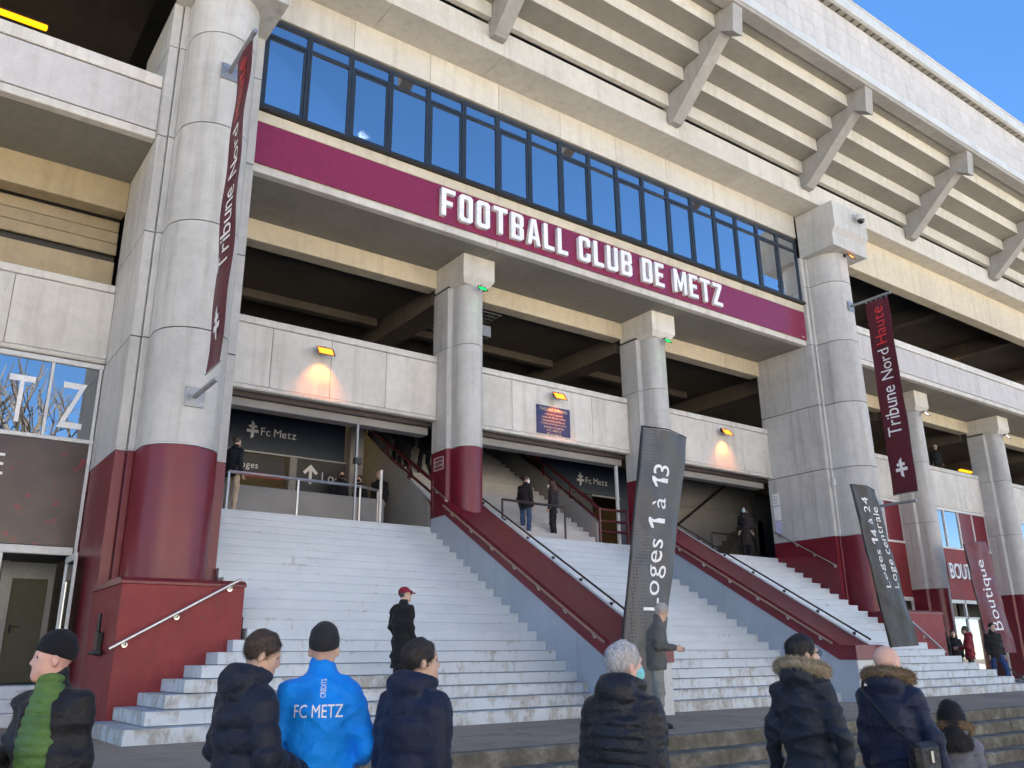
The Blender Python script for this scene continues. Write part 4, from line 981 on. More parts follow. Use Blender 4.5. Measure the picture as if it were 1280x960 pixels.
# ================================================================ PEOPLE: bodies and clothes from smooth distance fields
class Field:
    def __init__(s, lo, hi, h):
        s.lo = np.array(lo, float); s.h = h; s.n = np.maximum(4, np.ceil((np.array(hi)-s.lo)/h).astype(int)+1)
        s.ax = [s.lo[i]+h*np.arange(s.n[i]) for i in range(3)]
        s.d = np.full(s.n, 1.0, np.float32)
    def sub(s, lo, hi):
        sl = []
        for i in range(3):
            a = int(np.floor((lo[i]-s.lo[i])/s.h)); b = int(np.ceil((hi[i]-s.lo[i])/s.h))+1
            a = max(0, min(a, s.n[i])); b = max(0, min(b, s.n[i])); sl.append(slice(a, b))
        sl = tuple(sl)
        X, Y, Z = np.meshgrid(*(s.ax[i][sl[i]] for i in range(3)), indexing='ij', sparse=True)
        return sl, X, Y, Z
    def merge(s, sl, d, k):
        o = s.d[sl]
        if k > 0:
            hh = np.clip(.5+.5*(o-d)/k, 0, 1); s.d[sl] = o*(1-hh)+d*hh-k*hh*(1-hh)
        else: s.d[sl] = np.minimum(o, d)
    def cone(s, a, b, ra, rb, k=.03, quilt=None, flat=None):
        a = np.array(a, float); b = np.array(b, float); m = max(ra, rb)+.09
        sl, X, Y, Z = s.sub(np.minimum(a, b)-m, np.maximum(a, b)+m)
        if s.d[sl].size == 0: return s
        ba = b-a; L2 = max(ba@ba, 1e-9)
        px, py, pz = X-a[0], Y-a[1], Z-a[2]
        if flat is not None:  # squash along an axis through a
            px, py, pz = px/flat[0], py/flat[1], pz/flat[2]; bb = ba/np.array(flat)
            L2 = max(bb@bb, 1e-9); t = np.clip((px*bb[0]+py*bb[1]+pz*bb[2])/L2, 0, 1)
            d = np.sqrt((px-bb[0]*t)**2+(py-bb[1]*t)**2+(pz-bb[2]*t)**2)-(ra+(rb-ra)*t)
            d = d*min(flat)
        else:
            t = np.clip((px*ba[0]+py*ba[1]+pz*ba[2])/L2, 0, 1)
            d = np.sqrt((px-ba[0]*t)**2+(py-ba[1]*t)**2+(pz-ba[2]*t)**2)-(ra+(rb-ra)*t)
        if quilt:
            per, amp = quilt; d = d-amp*(np.abs(np.sin(np.pi*t*math.sqrt(ba@ba)/per))**.4-.6)
        s.merge(sl, d.astype(np.float32), k); return s
    def ell(s, c, r, k=.02, rot=None, quilt=None, cut=False):
        c = np.array(c, float); m = max(r)+.07
        sl, X, Y, Z = s.sub(c-m, c+m)
        if s.d[sl].size == 0: return s
        x, y, z = X-c[0], Y-c[1], Z-c[2]
        if rot is not None:   # rot: 3x3, local = rot^T * p
            R = rot; x, y, z = x*R[0,0]+y*R[1,0]+z*R[2,0], x*R[0,1]+y*R[1,1]+z*R[2,1], x*R[0,2]+y*R[1,2]+z*R[2,2]
        k0 = np.sqrt((x/r[0])**2+(y/r[1])**2+(z/r[2])**2); k1 = np.sqrt((x/r[0]**2)**2+(y/r[1]**2)**2+(z/r[2]**2)**2)+1e-6
        d = k0*(k0-1)/k1
        if quilt: d = d-quilt[1]*(np.abs(np.sin(np.pi*(Z-quilt[2])/quilt[0]))**.6-.5)
        d = d.astype(np.float32)
        if cut:
            o = s.d[sl]; hh = np.clip(.5-.5*(o+d)/k, 0, 1); s.d[sl] = o*(1-hh)-d*hh+k*hh*(1-hh)
        else: s.merge(sl, d, k)
        return s
    def wrinkle(s, amp, f=9., seed=0, fold=False):
        X, Y, Z = np.meshgrid(*s.ax, indexing='ij', sparse=True); r = random.Random(seed); w = 0
        for q in range(5):
            a, b, c = r.uniform(-1, 1)*f, r.uniform(-1, 1)*f, r.uniform(.8, 2.0)*f; ph = r.uniform(0, 6)
            u = a*X+b*Y+c*Z+ph+1.5*np.sin(X*9+Z*6+q*2)+1.0*np.sin(Y*11-Z*8+q)
            w = w+((1-np.abs(np.sin(u*.5)))**2*-2.2+.7 if fold else np.sin(u))*(1 if q < 3 else .6)
        s.d = s.d+(amp*w/2.5).astype(np.float32); return s
    def clip(s, n, p, k=.01):
        """keep the side the normal n points away from"""
        X, Y, Z = np.meshgrid(*s.ax, indexing='ij', sparse=True); n = np.array(n, float); n /= np.linalg.norm(n)
        d = (X-p[0])*n[0]+(Y-p[1])*n[1]+(Z-p[2])*n[2]
        hh = np.clip(.5-.5*(s.d-d)/k, 0, 1); s.d = (s.d*(1-hh)+d*hh+k*hh*(1-hh)).astype(np.float32); return s
    def mesh(s, name):
        d = s.d.copy()
        for ax in range(3):
            sl = [slice(None)]*3
            for e in (0, -1): sl[ax] = e; d[tuple(sl)] = np.maximum(d[tuple(sl)], .001)
        g = d < 0; nx, ny, nz = d.shape
        cs = [(i, j, k) for i in (0, 1) for j in (0, 1) for k in (0, 1)]
        V = lambda i, j, k, a: a[i:nx-1+i, j:ny-1+j, k:nz-1+k]
        cnt = sum(V(*c, g).astype(np.int8) for c in cs); act = (cnt > 0) & (cnt < 8)
        idx = np.argwhere(act)
        if len(idx) == 0: return bpy.data.meshes.new(name)
        num = -np.ones(act.shape, np.int64); num[act] = np.arange(len(idx))
        acc = np.zeros((len(idx), 3)); wt = np.zeros(len(idx))
        for a in cs:
            for ax in range(3):
                if a[ax] == 1: continue
                b = list(a); b[ax] = 1
                da = d[idx[:,0]+a[0], idx[:,1]+a[1], idx[:,2]+a[2]]; db = d[idx[:,0]+b[0], idx[:,1]+b[1], idx[:,2]+b[2]]
                mk = (da < 0) != (db < 0); t = np.where(mk, da/np.where(mk, da-db, 1), 0)
                p = np.tile(np.array(a, float), (len(idx), 1)); p[:, ax] += t
                acc[mk] += p[mk]; wt[mk] += 1
        vs = s.lo+(idx+acc/wt[:, None])*s.h
        fs = []
        for ax in range(3):
            u, v = (ax+1) % 3, (ax+2) % 3
            s0 = [slice(None)]*3; s1 = [slice(None)]*3; s0[ax] = slice(0, -1); s1[ax] = slice(1, None)
            a, b = g[tuple(s0)], g[tuple(s1)]; e = np.argwhere(a != b)
            e = e[(e[:, u] > 0) & (e[:, v] > 0) & (e[:, u] < d.shape[u]-1) & (e[:, v] < d.shape[v]-1)]
            if len(e) == 0: continue
            def cell(du, dv):
                q = e.copy(); q[:, u] -= du; q[:, v] -= dv; return num[q[:,0], q[:,1], q[:,2]]
            quad = np.stack([cell(1, 1), cell(0, 1), cell(0, 0), cell(1, 0)], 1)
            fl = ~a[e[:,0], e[:,1], e[:,2]]; quad[fl] = quad[fl][:, ::-1]; fs.append(quad)
        fs = np.concatenate(fs); fs = fs[(fs >= 0).all(1)]
        me = bpy.data.meshes.new(name); me.vertices.add(len(vs)); me.vertices.foreach_set("co", vs.astype(np.float32).reshape(-1))
        me.loops.add(len(fs)*4); me.loops.foreach_set("vertex_index", fs.reshape(-1).astype(np.int32))
        me.polygons.add(len(fs)); me.polygons.foreach_set("loop_start", np.arange(0, len(fs)*4, 4, dtype=np.int32)); me.polygons.foreach_set("loop_total", np.full(len(fs), 4, np.int32))
        me.polygons.foreach_set("use_smooth", np.ones(len(fs), bool)); me.update(calc_edges=True); me.validate(); return me
def rotz(a): return np.array([[math.cos(a), -math.sin(a), 0], [math.sin(a), math.cos(a), 0], [0, 0, 1.]])
def rotx(a): return np.array([[1., 0, 0], [0, math.cos(a), -math.sin(a)], [0, math.sin(a), math.cos(a)]])
A_ = lambda *p: np.array(p, float)
SKIN = {}
def skin_mat(c):
    if c not in SKIN:
        m, nt, b = mat_new('skin'); v = coords(nt)
        nt.links.new(ramp(nt, noise(nt, v, 14, 4), [(.3, tuple(x*.88 for x in c)), (.7, tuple(min(1, x*1.08) for x in c))]), b.inputs["Base Color"])
        b.inputs["Roughness"].default_value = .5; b.inputs["Subsurface Weight"].default_value = .06; b.inputs["Subsurface Radius"].default_value = (.02, .008, .005); SKIN[c] = m
    return SKIN[c]
def hair_mat(c):
    key = ('h',)+tuple(c)
    if key not in SKIN:
        m, nt, b = mat_new('hair'); v = coords(nt, (1, 1, .25))
        nt.links.new(ramp(nt, noise(nt, v, 90, 3), [(.35, tuple(x*.55 for x in c)), (.65, tuple(min(1, x*1.3) for x in c))]), b.inputs["Base Color"]); b.inputs["Roughness"].default_value = .55
        bump(nt, b, noise(nt, v, 110, 2), .7, .006); SKIN[key] = m
    return SKIN[key]
FAB = {}
def fab(c, rough=.8, sheen=.2):
    k = (c, rough)
    if k not in FAB: FAB[k] = fabric('cloth', c, rough, sheen)
    return FAB[k]
M['eye'] = plain('eye', (.10, .08, .07), .2)

def person(label, loc, rz, H=1.75, build=1.0, top=(.02,.02,.025), top_rough=.75, legs=(.03,.035,.05), shoes=(.03,.03,.03), skin=(.55,.36,.27), hair=(.05,.035,.025),
           hat=None, cap=None, hood=False, fur=None, quilt=None, hem=.80, armL=None, armR=None, stride=0.0, hyaw=0.0, hpitch=0.0, lean=0.0, res=.009,
           hairlen='short', bald=False, mask=None, collar=True, open_vest=None, child=False, glasses=False, cat='person', coat=None, stripe=None, loose=1.0, group=None):
    """local frame: facing -Y, +X is the figure's left. All lengths for 1.75 m, scaled by H."""
    s = H/1.75; root = thing('person', label, cat, loc, group, rz); h = res
    hs = 1.12 if child else 1.0
    # ---- joints
    lf = math.sin(lean)
    pel = A_(0, 0, .93); chest = A_(0, -.30*lf, 1.28); neck = A_(0, -.02-.45*lf, 1.47); hd = neck+A_(0, -.025-.06*math.sin(hpitch), .155*hs)
    RH = rotz(hyaw)@rotx(hpitch)
    shL, shR = A_(.158*build, -.40*lf+.01, 1.395), A_(-.158*build, -.40*lf+.01, 1.395)
    armL = armL or ((.225, .035, 1.12), (.235, -.05, .89)); armR = armR or ((-.225, .035, 1.12), (-.235, -.05, .89))
    armL = tuple((q[0]*.88, q[1], q[2]) for q in armL); armR = tuple((q[0]*.88, q[1], q[2]) for q in armR)
    elL, wrL = A_(*armL[0]), A_(*armL[1]); elR, wrR = A_(*armR[0]), A_(*armR[1])
    hipL, hipR = A_(.095, 0, .90), A_(-.095, 0, .90)
    st = stride
    knL, knR = A_(.10, -.10-st*.20 if st else -.015, .49), A_(-.10, -.10+st*.12 if st else -.015, .49)
    anL, anR = A_(.105, -st*.34+.0, .085), A_(-.105, st*.36, .085+abs(st)*.10)
    if not st: anL[1] = .02; anR[1] = .02
    def emit_part(name, F, mat, parent=root):
        me = F.mesh(name)
        if len(me.vertices) == 0: return None
        n = len(me.vertices); co = np.empty(n*3, np.float32); me.vertices.foreach_get("co", co); me.vertices.foreach_set("co", co*s); me.update()
        me.materials.append(mat); o = bpy.data.objects.new(name, me); COL.objects.link(o); o.parent = parent; return o
    ext = max(abs(p[i]) for p in (elL, wrL, elR, wrR) for i in (0, 1))+.22
    # ---- body: one continuous skin surface
    hb = h if res < .012 else res*.9
    F = Field((-ext, -max(.42, ext), -.02), (ext, max(.42, ext), 1.90), hb)
    hc = lambda x, y, z: hd+RH@A_(x*hs, y*hs, z*hs)
    F.ell(hc(0, .012, .035), A_(.074, .093, .088)*hs, .02, RH).ell(hc(0, -.028, -.035), A_(.058, .066, .080)*hs, .035, RH)   # cranium, jaw
    F.cone(hc(0, -.082, .012), hc(0, -.098, -.020), .009*hs, .0125*hs, .014)                              # nose
    F.cone(hc(0, -.083, -.085), hc(0, -.076, -.098), .015, .016, .03)                                    # chin
    F.cone(hc(-.03, -.078, .03), hc(.03, -.078, .03), .010, .010, .02)                                  # brow
    F.cone(hc(-.018, -.088, -.055), hc(.018, -.088, -.055), .0065, .0065, .008)                          # lips
    for sx in (-1, 1):
        F.ell(hc(sx*.030, -.092, .010), (.013, .012, .009), .012, RH, cut=True)                          # eye sockets
        F.ell(hc(sx*.076, .008, -.008), (.011, .020, .032), .008, RH@rotz(sx*.35))                       # ears
    F.cone(neck+A_(0, .01, -.06), hd+RH@A_(0, .01, -.06), .062, .056, .03)
    F.ell(chest, A_(.155*build, .105, .19), .05).ell(pel+A_(0, 0, .06), A_(.112*build, .078, .12), .06).cone(A_(0, 0, 1.02), A_(0, -.2*lf, 1.2), .085, .105, .05)
    for sh, el, wr in ((shL, elL, wrL), (shR, elR, wrR)):
        F.cone(sh, el, .050, .040, .04).cone(el, wr, .038, .026, .02)
        # hand: palm, four fingers of unequal length, thumb from the side of the palm
        d = wr-el; d = d/np.linalg.norm(d); sx = 1 if sh[0] > 0 else -1
        side = np.cross(d, A_(sx, 0, 0)); side = side/(np.linalg.norm(side)+1e-9); nrm = np.cross(side, d)
        if side[1] > 0: side = -side       # towards the front: index-finger side
        nrm = np.cross(d, side)*sx         # away from the body
        pc = wr+d*.055
        for q in (-.026, -.009, .009, .026): F.cone(wr+d*.02+side*q*.6, wr+d*.095+side*q, .014, .0125, .012)
        for q, L in ((.030, .066), (.010, .074), (-.010, .070), (-.029, .055)):
            k0 = wr+d*.098+side*q; k1 = k0+(d*.85-nrm*.35)*L*.55; k2 = k1+(d*.35-nrm*.9)*L*.5
            F.cone(k0, k1, .0092, .0085, .004).cone(k1, k2, .0085, .0075, .004)
        th0 = wr+d*.030+side*.026; th1 = th0+(d*.6+side*.55-nrm*.15)*.045; th2 = th1+(d*.8+side*.1-nrm*.35)*.034
        F.cone(th0, th1, .0125, .0105, .010).cone(th1, th2, .0105, .0085, .005)
    for hp, kn, an in ((hipL, knL, anL), (hipR, knR, anR)):
        F.cone(hp, kn, .075, .052, .05).cone(kn, an, .048, .034, .03).cone(an, an+A_(0, -.10, -.05), .036, .028, .03)
    body = emit_part('body', F, skin_mat(skin))
    if res < .02:
        for sx in (-1, 1):
            m = MB(); c = hc(sx*.030, -.0725, .011)*s
            m.lathe([(.001, -.011), (.008, -.008), (.011, 0), (.008, .008), (.001, .011)], 10, tuple(c)); o = m.build('eye', M['eye'], None, 80); o.parent = root
    # ---- trousers
    F = Field((-.34, -.55, .03), (.34, .55, 1.06), h*1.15)
    lw = loose
    for hp, kn, an in ((hipL, knL, anL), (hipR, knR, anR)):
        F.cone(hp+A_(0, .005, .02), kn, .084*lw, .070*lw, .05).cone(kn, an+A_(0, 0, .01), .069*lw, .060*lw, .02)
    F.ell(A_(0, .006, .93), A_(.138*build, .100, .12), .05).wrinkle(.007, 16, 3, True)
    emit_part('trousers', F, fab(legs))
    # ---- shoes
    for an, nm in ((anL, 1), (anR, -1)):
        F = Field(an+A_(-.09, -.26, -.1), an+A_(.09, .14, .08), h)
        F.cone(an+A_(0, .035, -.035), an+A_(0, -.10, -.045), .043, .042, .02).cone(an+A_(0, -.10, -.045), an+A_(nm*.008, -.165, -.052), .042, .030, .02).cone(an+A_(0, .01, .0), an+A_(0, .0, .03), .047, .046, .02)
        F.clip((0, 0, -1), an+A_(0, 0, -.083)); emit_part('shoe', F, fab(shoes, .5))
    # ---- jacket: thick torso and sleeves, hem, collar, hood
    col = top; F = Field((-ext, -max(.38, ext), min(hem, wrL[2], wrR[2])-.10), (ext, max(.38, ext), 1.62), h)
    Q = quilt
    b_ = build
    tq = (Q[0], Q[1], 0) if Q else None
    th = .018 if not Q else .035
    F.ell(chest+A_(0, .012, .0), A_(.158*b_+th*.6, .122+th*.7, .205), .07, None, tq)
    F.cone(A_(0, 0, 1.13), chest, .122*b_+th, .132*b_+th, .05, None, (1.15, .88, 1))
    F.cone(A_(0, .0, hem-.02), A_(0, 0, 1.12), (.146 if hem > .7 else .160)*b_+th*.7, .126*b_+th, .06, None, (1.18, .88, 1))
    if Q:
        X, Y, Z = np.meshgrid(*F.ax, indexing='ij', sparse=True); F.d = (F.d-Q[1]*(np.abs(np.sin(np.pi*(Z-.02*np.cos(X*6))/Q[0]))**.36-.65)).astype(np.float32)
    for q in (shL, shR): F.cone(q+A_(-.02*np.sign(q[0]), .01, .0), neck+A_(.02*np.sign(q[0]), .012, -.012), .056+th*.5, .058, .06)
    F.cone(neck+A_(0, .01, -.05), neck+A_(0, .004, .045), .080, .076, .03)
    if hood:
        F.ell(neck+A_(0, .105, .02), A_(.125, .078, .095), .05, rotx(-.45)); F.ell(neck+A_(0, .055, .12), A_(.082, .075, .06), .02, cut=True)
        for a in range(-5, 6):
            an_ = a/5*2.0; p = neck+A_(.108*math.sin(an_), .015+.100*math.cos(an_), .055+.03*math.cos(an_)); F.ell(p, (.030, .030, .032), .03)
    elif collar:
        F.cone(neck+A_(0, .01, .0), neck+A_(0, .0, .065), .078, .072, .02); F.ell(neck+A_(0, -.015, .125), A_(.062, .066, .06), .012, cut=True)
    F.clip((0, 0, -1), (0, 0, hem), .02)
    sq = (Q[0], Q[1]*.8) if Q else None
    for sh, el, wr in ((shL, elL, wrL), (shR, elR, wrR)):
        e2 = el+(wr-el)*.96
        F.cone(sh, el, .060+th*.6, .052+th*.5, .045, sq).cone(el, e2, .052+th*.5, .040+th*.35, .025, sq)
    F.wrinkle(.013 if not Q else .006, 17, int(abs(loc[0])*100) % 97, True)
    if open_vest:
        F.ell(A_(.01, -.26, 1.10), A_(.135, .235, .62), .015, cut=True)
    jk = emit_part('coat' if coat else 'jacket', F, fab(col, top_rough))
    if open_vest:      # quilted vest under an open jacket
        F = Field((-.30, -.36, .82), (.30, .1, 1.60), h)
        F.ell(chest+A_(0, -.012, 0), A_(.135*b_, .118, .23), .06).cone(A_(0, -.005, .86), A_(0, -.012, 1.16), .122*b_, .120*b_, .06, None, (1.1, .98, 1)).cone(neck+A_(0, -.015, -.06), neck+A_(0, -.02, .07), .074, .068, .03)
        X, Y, Z = np.meshgrid(*F.ax, indexing='ij', sparse=True); F.d = (F.d-.012*(np.abs(np.sin(np.pi*(Z+.03*np.abs(X))/.052))**.5-.6)).astype(np.float32)
        F.ell(neck+A_(0, -.02, .13), A_(.060, .062, .07), .012, cut=True); F.clip((0, 0, -1), (0, 0, .86), .02)
        emit_part('vest', F, fab(open_vest, .55))
    if fur:
        rg = random.Random(5); m = MB(); ctr = neck+A_(0, .012, .075)
        for q in range(5200 if res < .012 else 300):
            an_ = rg.uniform(-2.35, 2.35); rr = .132*(1.06 if hood else 1); t2 = rg.uniform(0, 2*math.pi); ro = .040*math.sqrt(rg.uniform(.3, 1))
            base = ctr+A_(rr*math.sin(an_), .0+rr*.92*math.cos(an_), .035*math.cos(an_)-.01); rad = A_(math.sin(an_), math.cos(an_), 0)
            o = rad*math.cos(t2)+A_(0, 0, 1)*math.sin(t2); p = base+o*ro; d = (o+A_(rg.uniform(-.6, .6), rg.uniform(-.6, .6), rg.uniform(-.7, .3))); d = d/np.linalg.norm(d)*rg.uniform(.018, .034)
            w = np.cross(d, A_(rg.uniform(-1, 1), rg.uniform(-1, 1), rg.uniform(-1, 1))); w = w/(np.linalg.norm(w)+1e-9)*.0022
            m.add([(p-w)*s, (p+w)*s, (p+d)*s], [(0, 1, 2)])
        o = m.build('fur_trim', hair_mat(fur), None, 0); o.parent = jk; o["kind"] = "stuff"
        F = Field((-.24, -.26, 1.36), (.24, .26, 1.72), h)
        for a in range(-8, 9):
            an_ = a/8*2.3; F.ell(ctr+A_(.132*math.sin(an_), .121*math.cos(an_), .035*math.cos(an_)-.01), (.040, .040, .038), .02)
        F.wrinkle(.004, 60, 3)
        emit_part('fur_roll', F, hair_mat(fur), jk)
    # ---- hair, hats
    F = Field(hd-.26, hd+.26, h*.9)
    if hat:
        F.ell(hc(0, .014, .042), A_(.086, .106, .100)*hs, .01, RH).ell(hc(0, .02, .09), A_(.062, .075, .065)*hs, .04, RH).wrinkle(.0018, 60, 4)
        F.clip(RH@A_(0, -.30, -1), hc(0, -.02, .022), .012); emit_part('beanie', F, fab(hat, .9))
    elif cap:
        F.ell(hc(0, .014, .040), A_(.083, .103, .094)*hs, .01, RH).clip(RH@A_(0, -.12, -1), hc(0, -.02, .035), .01)
        F.cone(hc(-.03, -.09, .045), hc(.03, -.09, .045), .028, .028, .01, None, None)
        for yy in (-.10, -.12, -.14, -.155): F.ell(hc(0, yy, .040-(abs(yy)-.1)*.25), (.062, .022, .007), .008, RH)
        emit_part('cap', F, fab(cap, .8))
        F = Field(hd-.26, hd+.26, h*.9); F.ell(hc(0, .014, .030), A_(.079, .098, .090)*hs, .01, RH).clip(RH@A_(0, -1, -.1), hc(0, -.005, 0), .01).clip(RH@A_(0, 0, -1), hc(0, 0, -.055), .01).clip(RH@A_(0, 0, 1), hc(0, 0, .05), .01); emit_part('hair', F, hair_mat(hair))
    if not hat and not cap and not bald:
        F.ell(hc(0, .016, .038), A_(.083, .102, .098)*hs, .01, RH)
        if hairlen == 'long':
            F.cone(hc(0, .06, .0), hc(0, .17, -.20), .085, .085, .05).cone(hc(.05, .03, -.0), hc(.09, .14, -.20), .045, .038, .04).cone(hc(-.05, .03, -.0), hc(-.09, .14, -.20), .045, .038, .04)
            F.wrinkle(.006, 40, 2)
        else:
            F.wrinkle(.0035, 55, 2); F.clip(RH@A_(0, .35, -1), hc(0, .06, -.055), .015)
        F.clip(RH@A_(0, -1, -.42), hc(0, -.055, .03) if hairlen != 'long' else hc(0, -.045, .0), .012)
        ho = emit_part('hair', F, hair_mat(hair))
        if ho and res < .012:
            rg = random.Random(3); m = MB(); me = ho.data; c0 = Vector(hd*s)
            for v in me.vertices:
                for q in range(2):
                    n = (v.co-c0).normalized(); d = n*.35+Vector((rg.uniform(-.5, .5), rg.uniform(-.5, .5), -.75+rg.uniform(-.4, .3))); d.normalize(); d *= rg.uniform(.010, .022)*(2.0 if hairlen == 'long' else 1)
                    p = v.co+Vector((rg.uniform(-.005, .005), rg.uniform(-.005, .005), rg.uniform(-.005, .005)))-n*.001; w = d.cross(n).normalized()*.0016
                    m.add([p-w, p+w, p+d+n*.003], [(0, 1, 2)])
            o = m.build('hair_tufts', hair_mat(hair), None, 0); o.parent = ho; o["kind"] = "stuff"
    if mask:
        F = Field(hd-.2, hd+.2, min(h, .009)); F.ell(hc(0, -.035, -.045), A_(.064, .076, .060)*hs, .01, RH).clip(RH@A_(0, 1, 0), hc(0, -.03, 0), .006)
        emit_part('face_mask', F, fab(mask, .8))
    if glasses:
        m = MB()
        for sx in (-1, 1):
            pts = [hc(sx*.032+.022*math.cos(q*math.pi/4), -.102, .010+.018*math.sin(q*math.pi/4))*s for q in range(9)]
            m.tube([tuple(p) for p in pts], .003, 4); m.tube([tuple(hc(sx*.056, -.10, .014)*s), tuple(hc(sx*.078, .0, .012)*s)], .003, 4)
        m.build('glasses', M['black'], None).parent = root
    return root
def P3(root, x, y, z):   # a local point of a figure in world space
    c, s_2 = math.cos(root.rotation_euler.z), math.sin(root.rotation_euler.z)
    return Vector((root.location[0]+x*c-y*s_2, root.location[1]+x*s_2+y*c, root.location[2]+z))
def face(x, y, phi):   # phi: 0 towards the viewer's spot, 90 to the right, 180 away
    dx, dy = -10.69-x, -18.13-y; return math.atan2(dx, -dy)+R_(phi)
NAVY = (.008, .011, .023); BLK = (.011, .011, .013)
G0 = -.68
# foreground, on the street
g1 = person('man in black beanie, open black jacket and green quilted vest holding a cup', (-9.80, -12.62, G0), face(-9.80, -12.62, -45), 1.79, 1.1, BLK, .6, (.03,.03,.035), hat=(.008,.008,.01), skin=(.60,.34,.27), open_vest=(.075,.15,.035),
            armR=((-.29, .0, 1.12), (-.19, -.22, 1.15)), hyaw=-.72, hem=.78)
person('teenager with short brown hair in a long navy hooded padded coat, head bowed', (-8.93, -13.22, G0), face(-8.93, -13.22, 122), 1.80, .94, NAVY, .6, (.03,.035,.05), hair=(.06,.038,.025), hood=True, quilt=(.125, .018), hem=.62, hyaw=-0.5, hpitch=.35, armL=((.27,.02,1.14),(.16,-.24,1.06)), armR=((-.28,.02,1.13),(-.14,-.26,1.04)))
b1 = person('man in black beanie and bright blue club jacket lettered FC METZ', (-8.50, -13.21, G0), face(-8.50, -13.21, 176), 1.83, 1.06, (.0, .225, .76), .7, (.02,.02,.025), hat=(.02,.02,.022), collar=True, hem=.84, armL=((.29,.05,1.12),(.20,-.20,1.02)), armR=((-.30,.05,1.12),(-.20,-.20,1.02)))
person('dark haired man in a navy hooded padded jacket beside the man in blue', (-8.13, -13.66, G0), face(-8.13, -13.66, 138), 1.75, 1.1, (.007,.011,.031), .6, (.02,.025,.04), hair=(.03,.022,.018), hood=True, quilt=(.19, .016), hyaw=-0.6, hem=.70)
person('white haired man in a black ribbed padded jacket with pale blue face mask', (-7.33, -14.50, G0), face(-7.33, -14.50, 150), 1.72, 1.06, (.010,.011,.016), .5, (.02,.02,.03), hair=(.50,.48,.47), skin=(.62,.38,.32), hood=True, quilt=(.062, .016), hyaw=-0.55, hem=.74, mask=(.20,.55,.60))
f1 = person('dark haired man in glasses with a fur trimmed navy parka carrying a white bag', (-5.65, -14.42, G0), face(-5.65, -14.42, 152), 1.77, .94, (.009,.013,.023), .6, (.015,.03,.075), hair=(.018,.014,.012), fur=(.36,.29,.19), hood=True, hyaw=-0.7, hem=.93, glasses=True, stride=.35, armL=((.27,.02,1.13),(.33,-.08,.88)), armR=((-.27,.03,1.13),(-.28,-.02,.87)))
f2 = person('bald man in a navy parka with brown fur hood and a shoulder bag', (-4.92, -14.58, G0), face(-4.92, -14.58, 163), 1.70, 1.02, (.009,.016,.042), .6, (.012,.03,.08), bald=True, skin=(.60,.36,.28), fur=(.22,.15,.085), hood=True, hyaw=-0.55, hem=.92, armR=((-.30,.02,1.12),(-.34,-.05,.86)), stride=.3)
person('child with long dark hair in a grey coat with a brown fur hood', (-4.43, -14.72, G0), face(-4.43, -14.72, 182), 1.30, .95, (.13,.135,.165), .75, (.03,.03,.04), hair=(.016,.012,.011), hairlen='long', fur=(.27,.18,.10), hood=True, hem=.60, child=True, armL=((.26,.02,1.14),(.33,.0,.95)))
# man on the stairs, man at the flag
person('man in a garnet cap and long black coat climbing the white stairs', (-3.92, -5.85, .368), face(-3.92, -5.85, 140), 1.70, 1.05, (.010,.010,.011), .85, (.02,.02,.02), cap=(.20,.012,.03), hair=(.05,.05,.05), hem=.48, hyaw=-0.75, coat=True, armL=((.27,.0,1.13),(.24,-.14,.93)), glasses=True)
person('grey haired man in a dark grey jacket and grey trousers reading beside the tall flag', (-1.36, -8.80, 0), face(-1.36, -8.80, 92), 1.72, 1.16, (.085,.085,.082), .7, (.22,.225,.21), shoes=(.012,.012,.012), hair=(.46,.44,.41), hpitch=.45, hem=.80, loose=1.12, armL=((.24,-.02,1.13),(.10,-.27,1.10)), armR=((-.24,-.02,1.13),(-.08,-.27,1.10)), lean=.10)
# right, beyond the stairs
person('man in a black jacket and blue jeans striding at the right edge', (15.75, -5.35, 0), face(15.75, -5.35, 25), 1.82, 1.05, (.016,.015,.014), .8, (.025,.055,.15), shoes=(.6,.6,.6), hair=(.03,.022,.016), stride=.9, hyaw=.2, res=.013, hem=.80)
person('person in a red hooded jacket and olive trousers beside the shop entrance', (16.55, -4.2, 0), face(16.55, -4.2, -95), 1.78, 1.05, (.22,.012,.022), .6, (.06,.065,.04), hair=(.05,.045,.04), hood=True, res=.013, armL=((.24,-.02,1.13),(.12,-.26,1.12)))
person('person in black standing just behind the red jacket', (16.9, -3.3, 0), face(16.9, -3.3, -80), 1.80, 1.0, BLK, .8, (.02,.02,.025), hair=(.03,.025,.02), res=.015)
person('person in a dark coat farther back by the shop door', (18.0, -3.0, 0), face(18.0, -3.0, 0), 1.72, 1.0, (.02,.016,.02), .8, (.02,.02,.02), hair=(.03,.02,.02), res=.018, hood=True)
# on the landing
LZ = 4.05
person('man with beige trousers and dark jacket at the top left of the stairs', (-4.72, .62, LZ), face(-4.72, .62, 140), 1.76, 1.0, (.012,.013,.018), .8, (.42,.34,.24), res=.016)
person('bald man in a black suit standing at the gate post', (-.30, 2.2, LZ), face(-.30, 2.2, -25), 1.75, 1.05, (.010,.010,.011), .7, (.01,.01,.012), bald=True, hyaw=.6, res=.016)
person('steward with long brown hair and black mask behind the reception rail', (-1.35, 2.35, LZ), face(-1.35, 2.35, 20), 1.66, .95, BLK, .8, (.02,.02,.02), hair=(.05,.03,.02), hairlen='long', mask=(.01,.01,.01), res=.016)
person('second steward in black mask at the reception near the gate post', (-.75, 2.45, LZ), face(-.75, 2.45, -30), 1.62, .95, BLK, .8, (.02,.02,.02), hair=(.04,.02,.015), mask=(.01,.01,.01), res=.016)
person('person in dark red and black jacket and jeans heading the middle flight', (3.25, .45, LZ), face(3.25, .45, 150), 1.74, 1.0, (.016,.012,.014), .75, (.035,.07,.14), hair=(.05,.02,.018), mask=(.7,.7,.7), hyaw=-.7, res=.014)
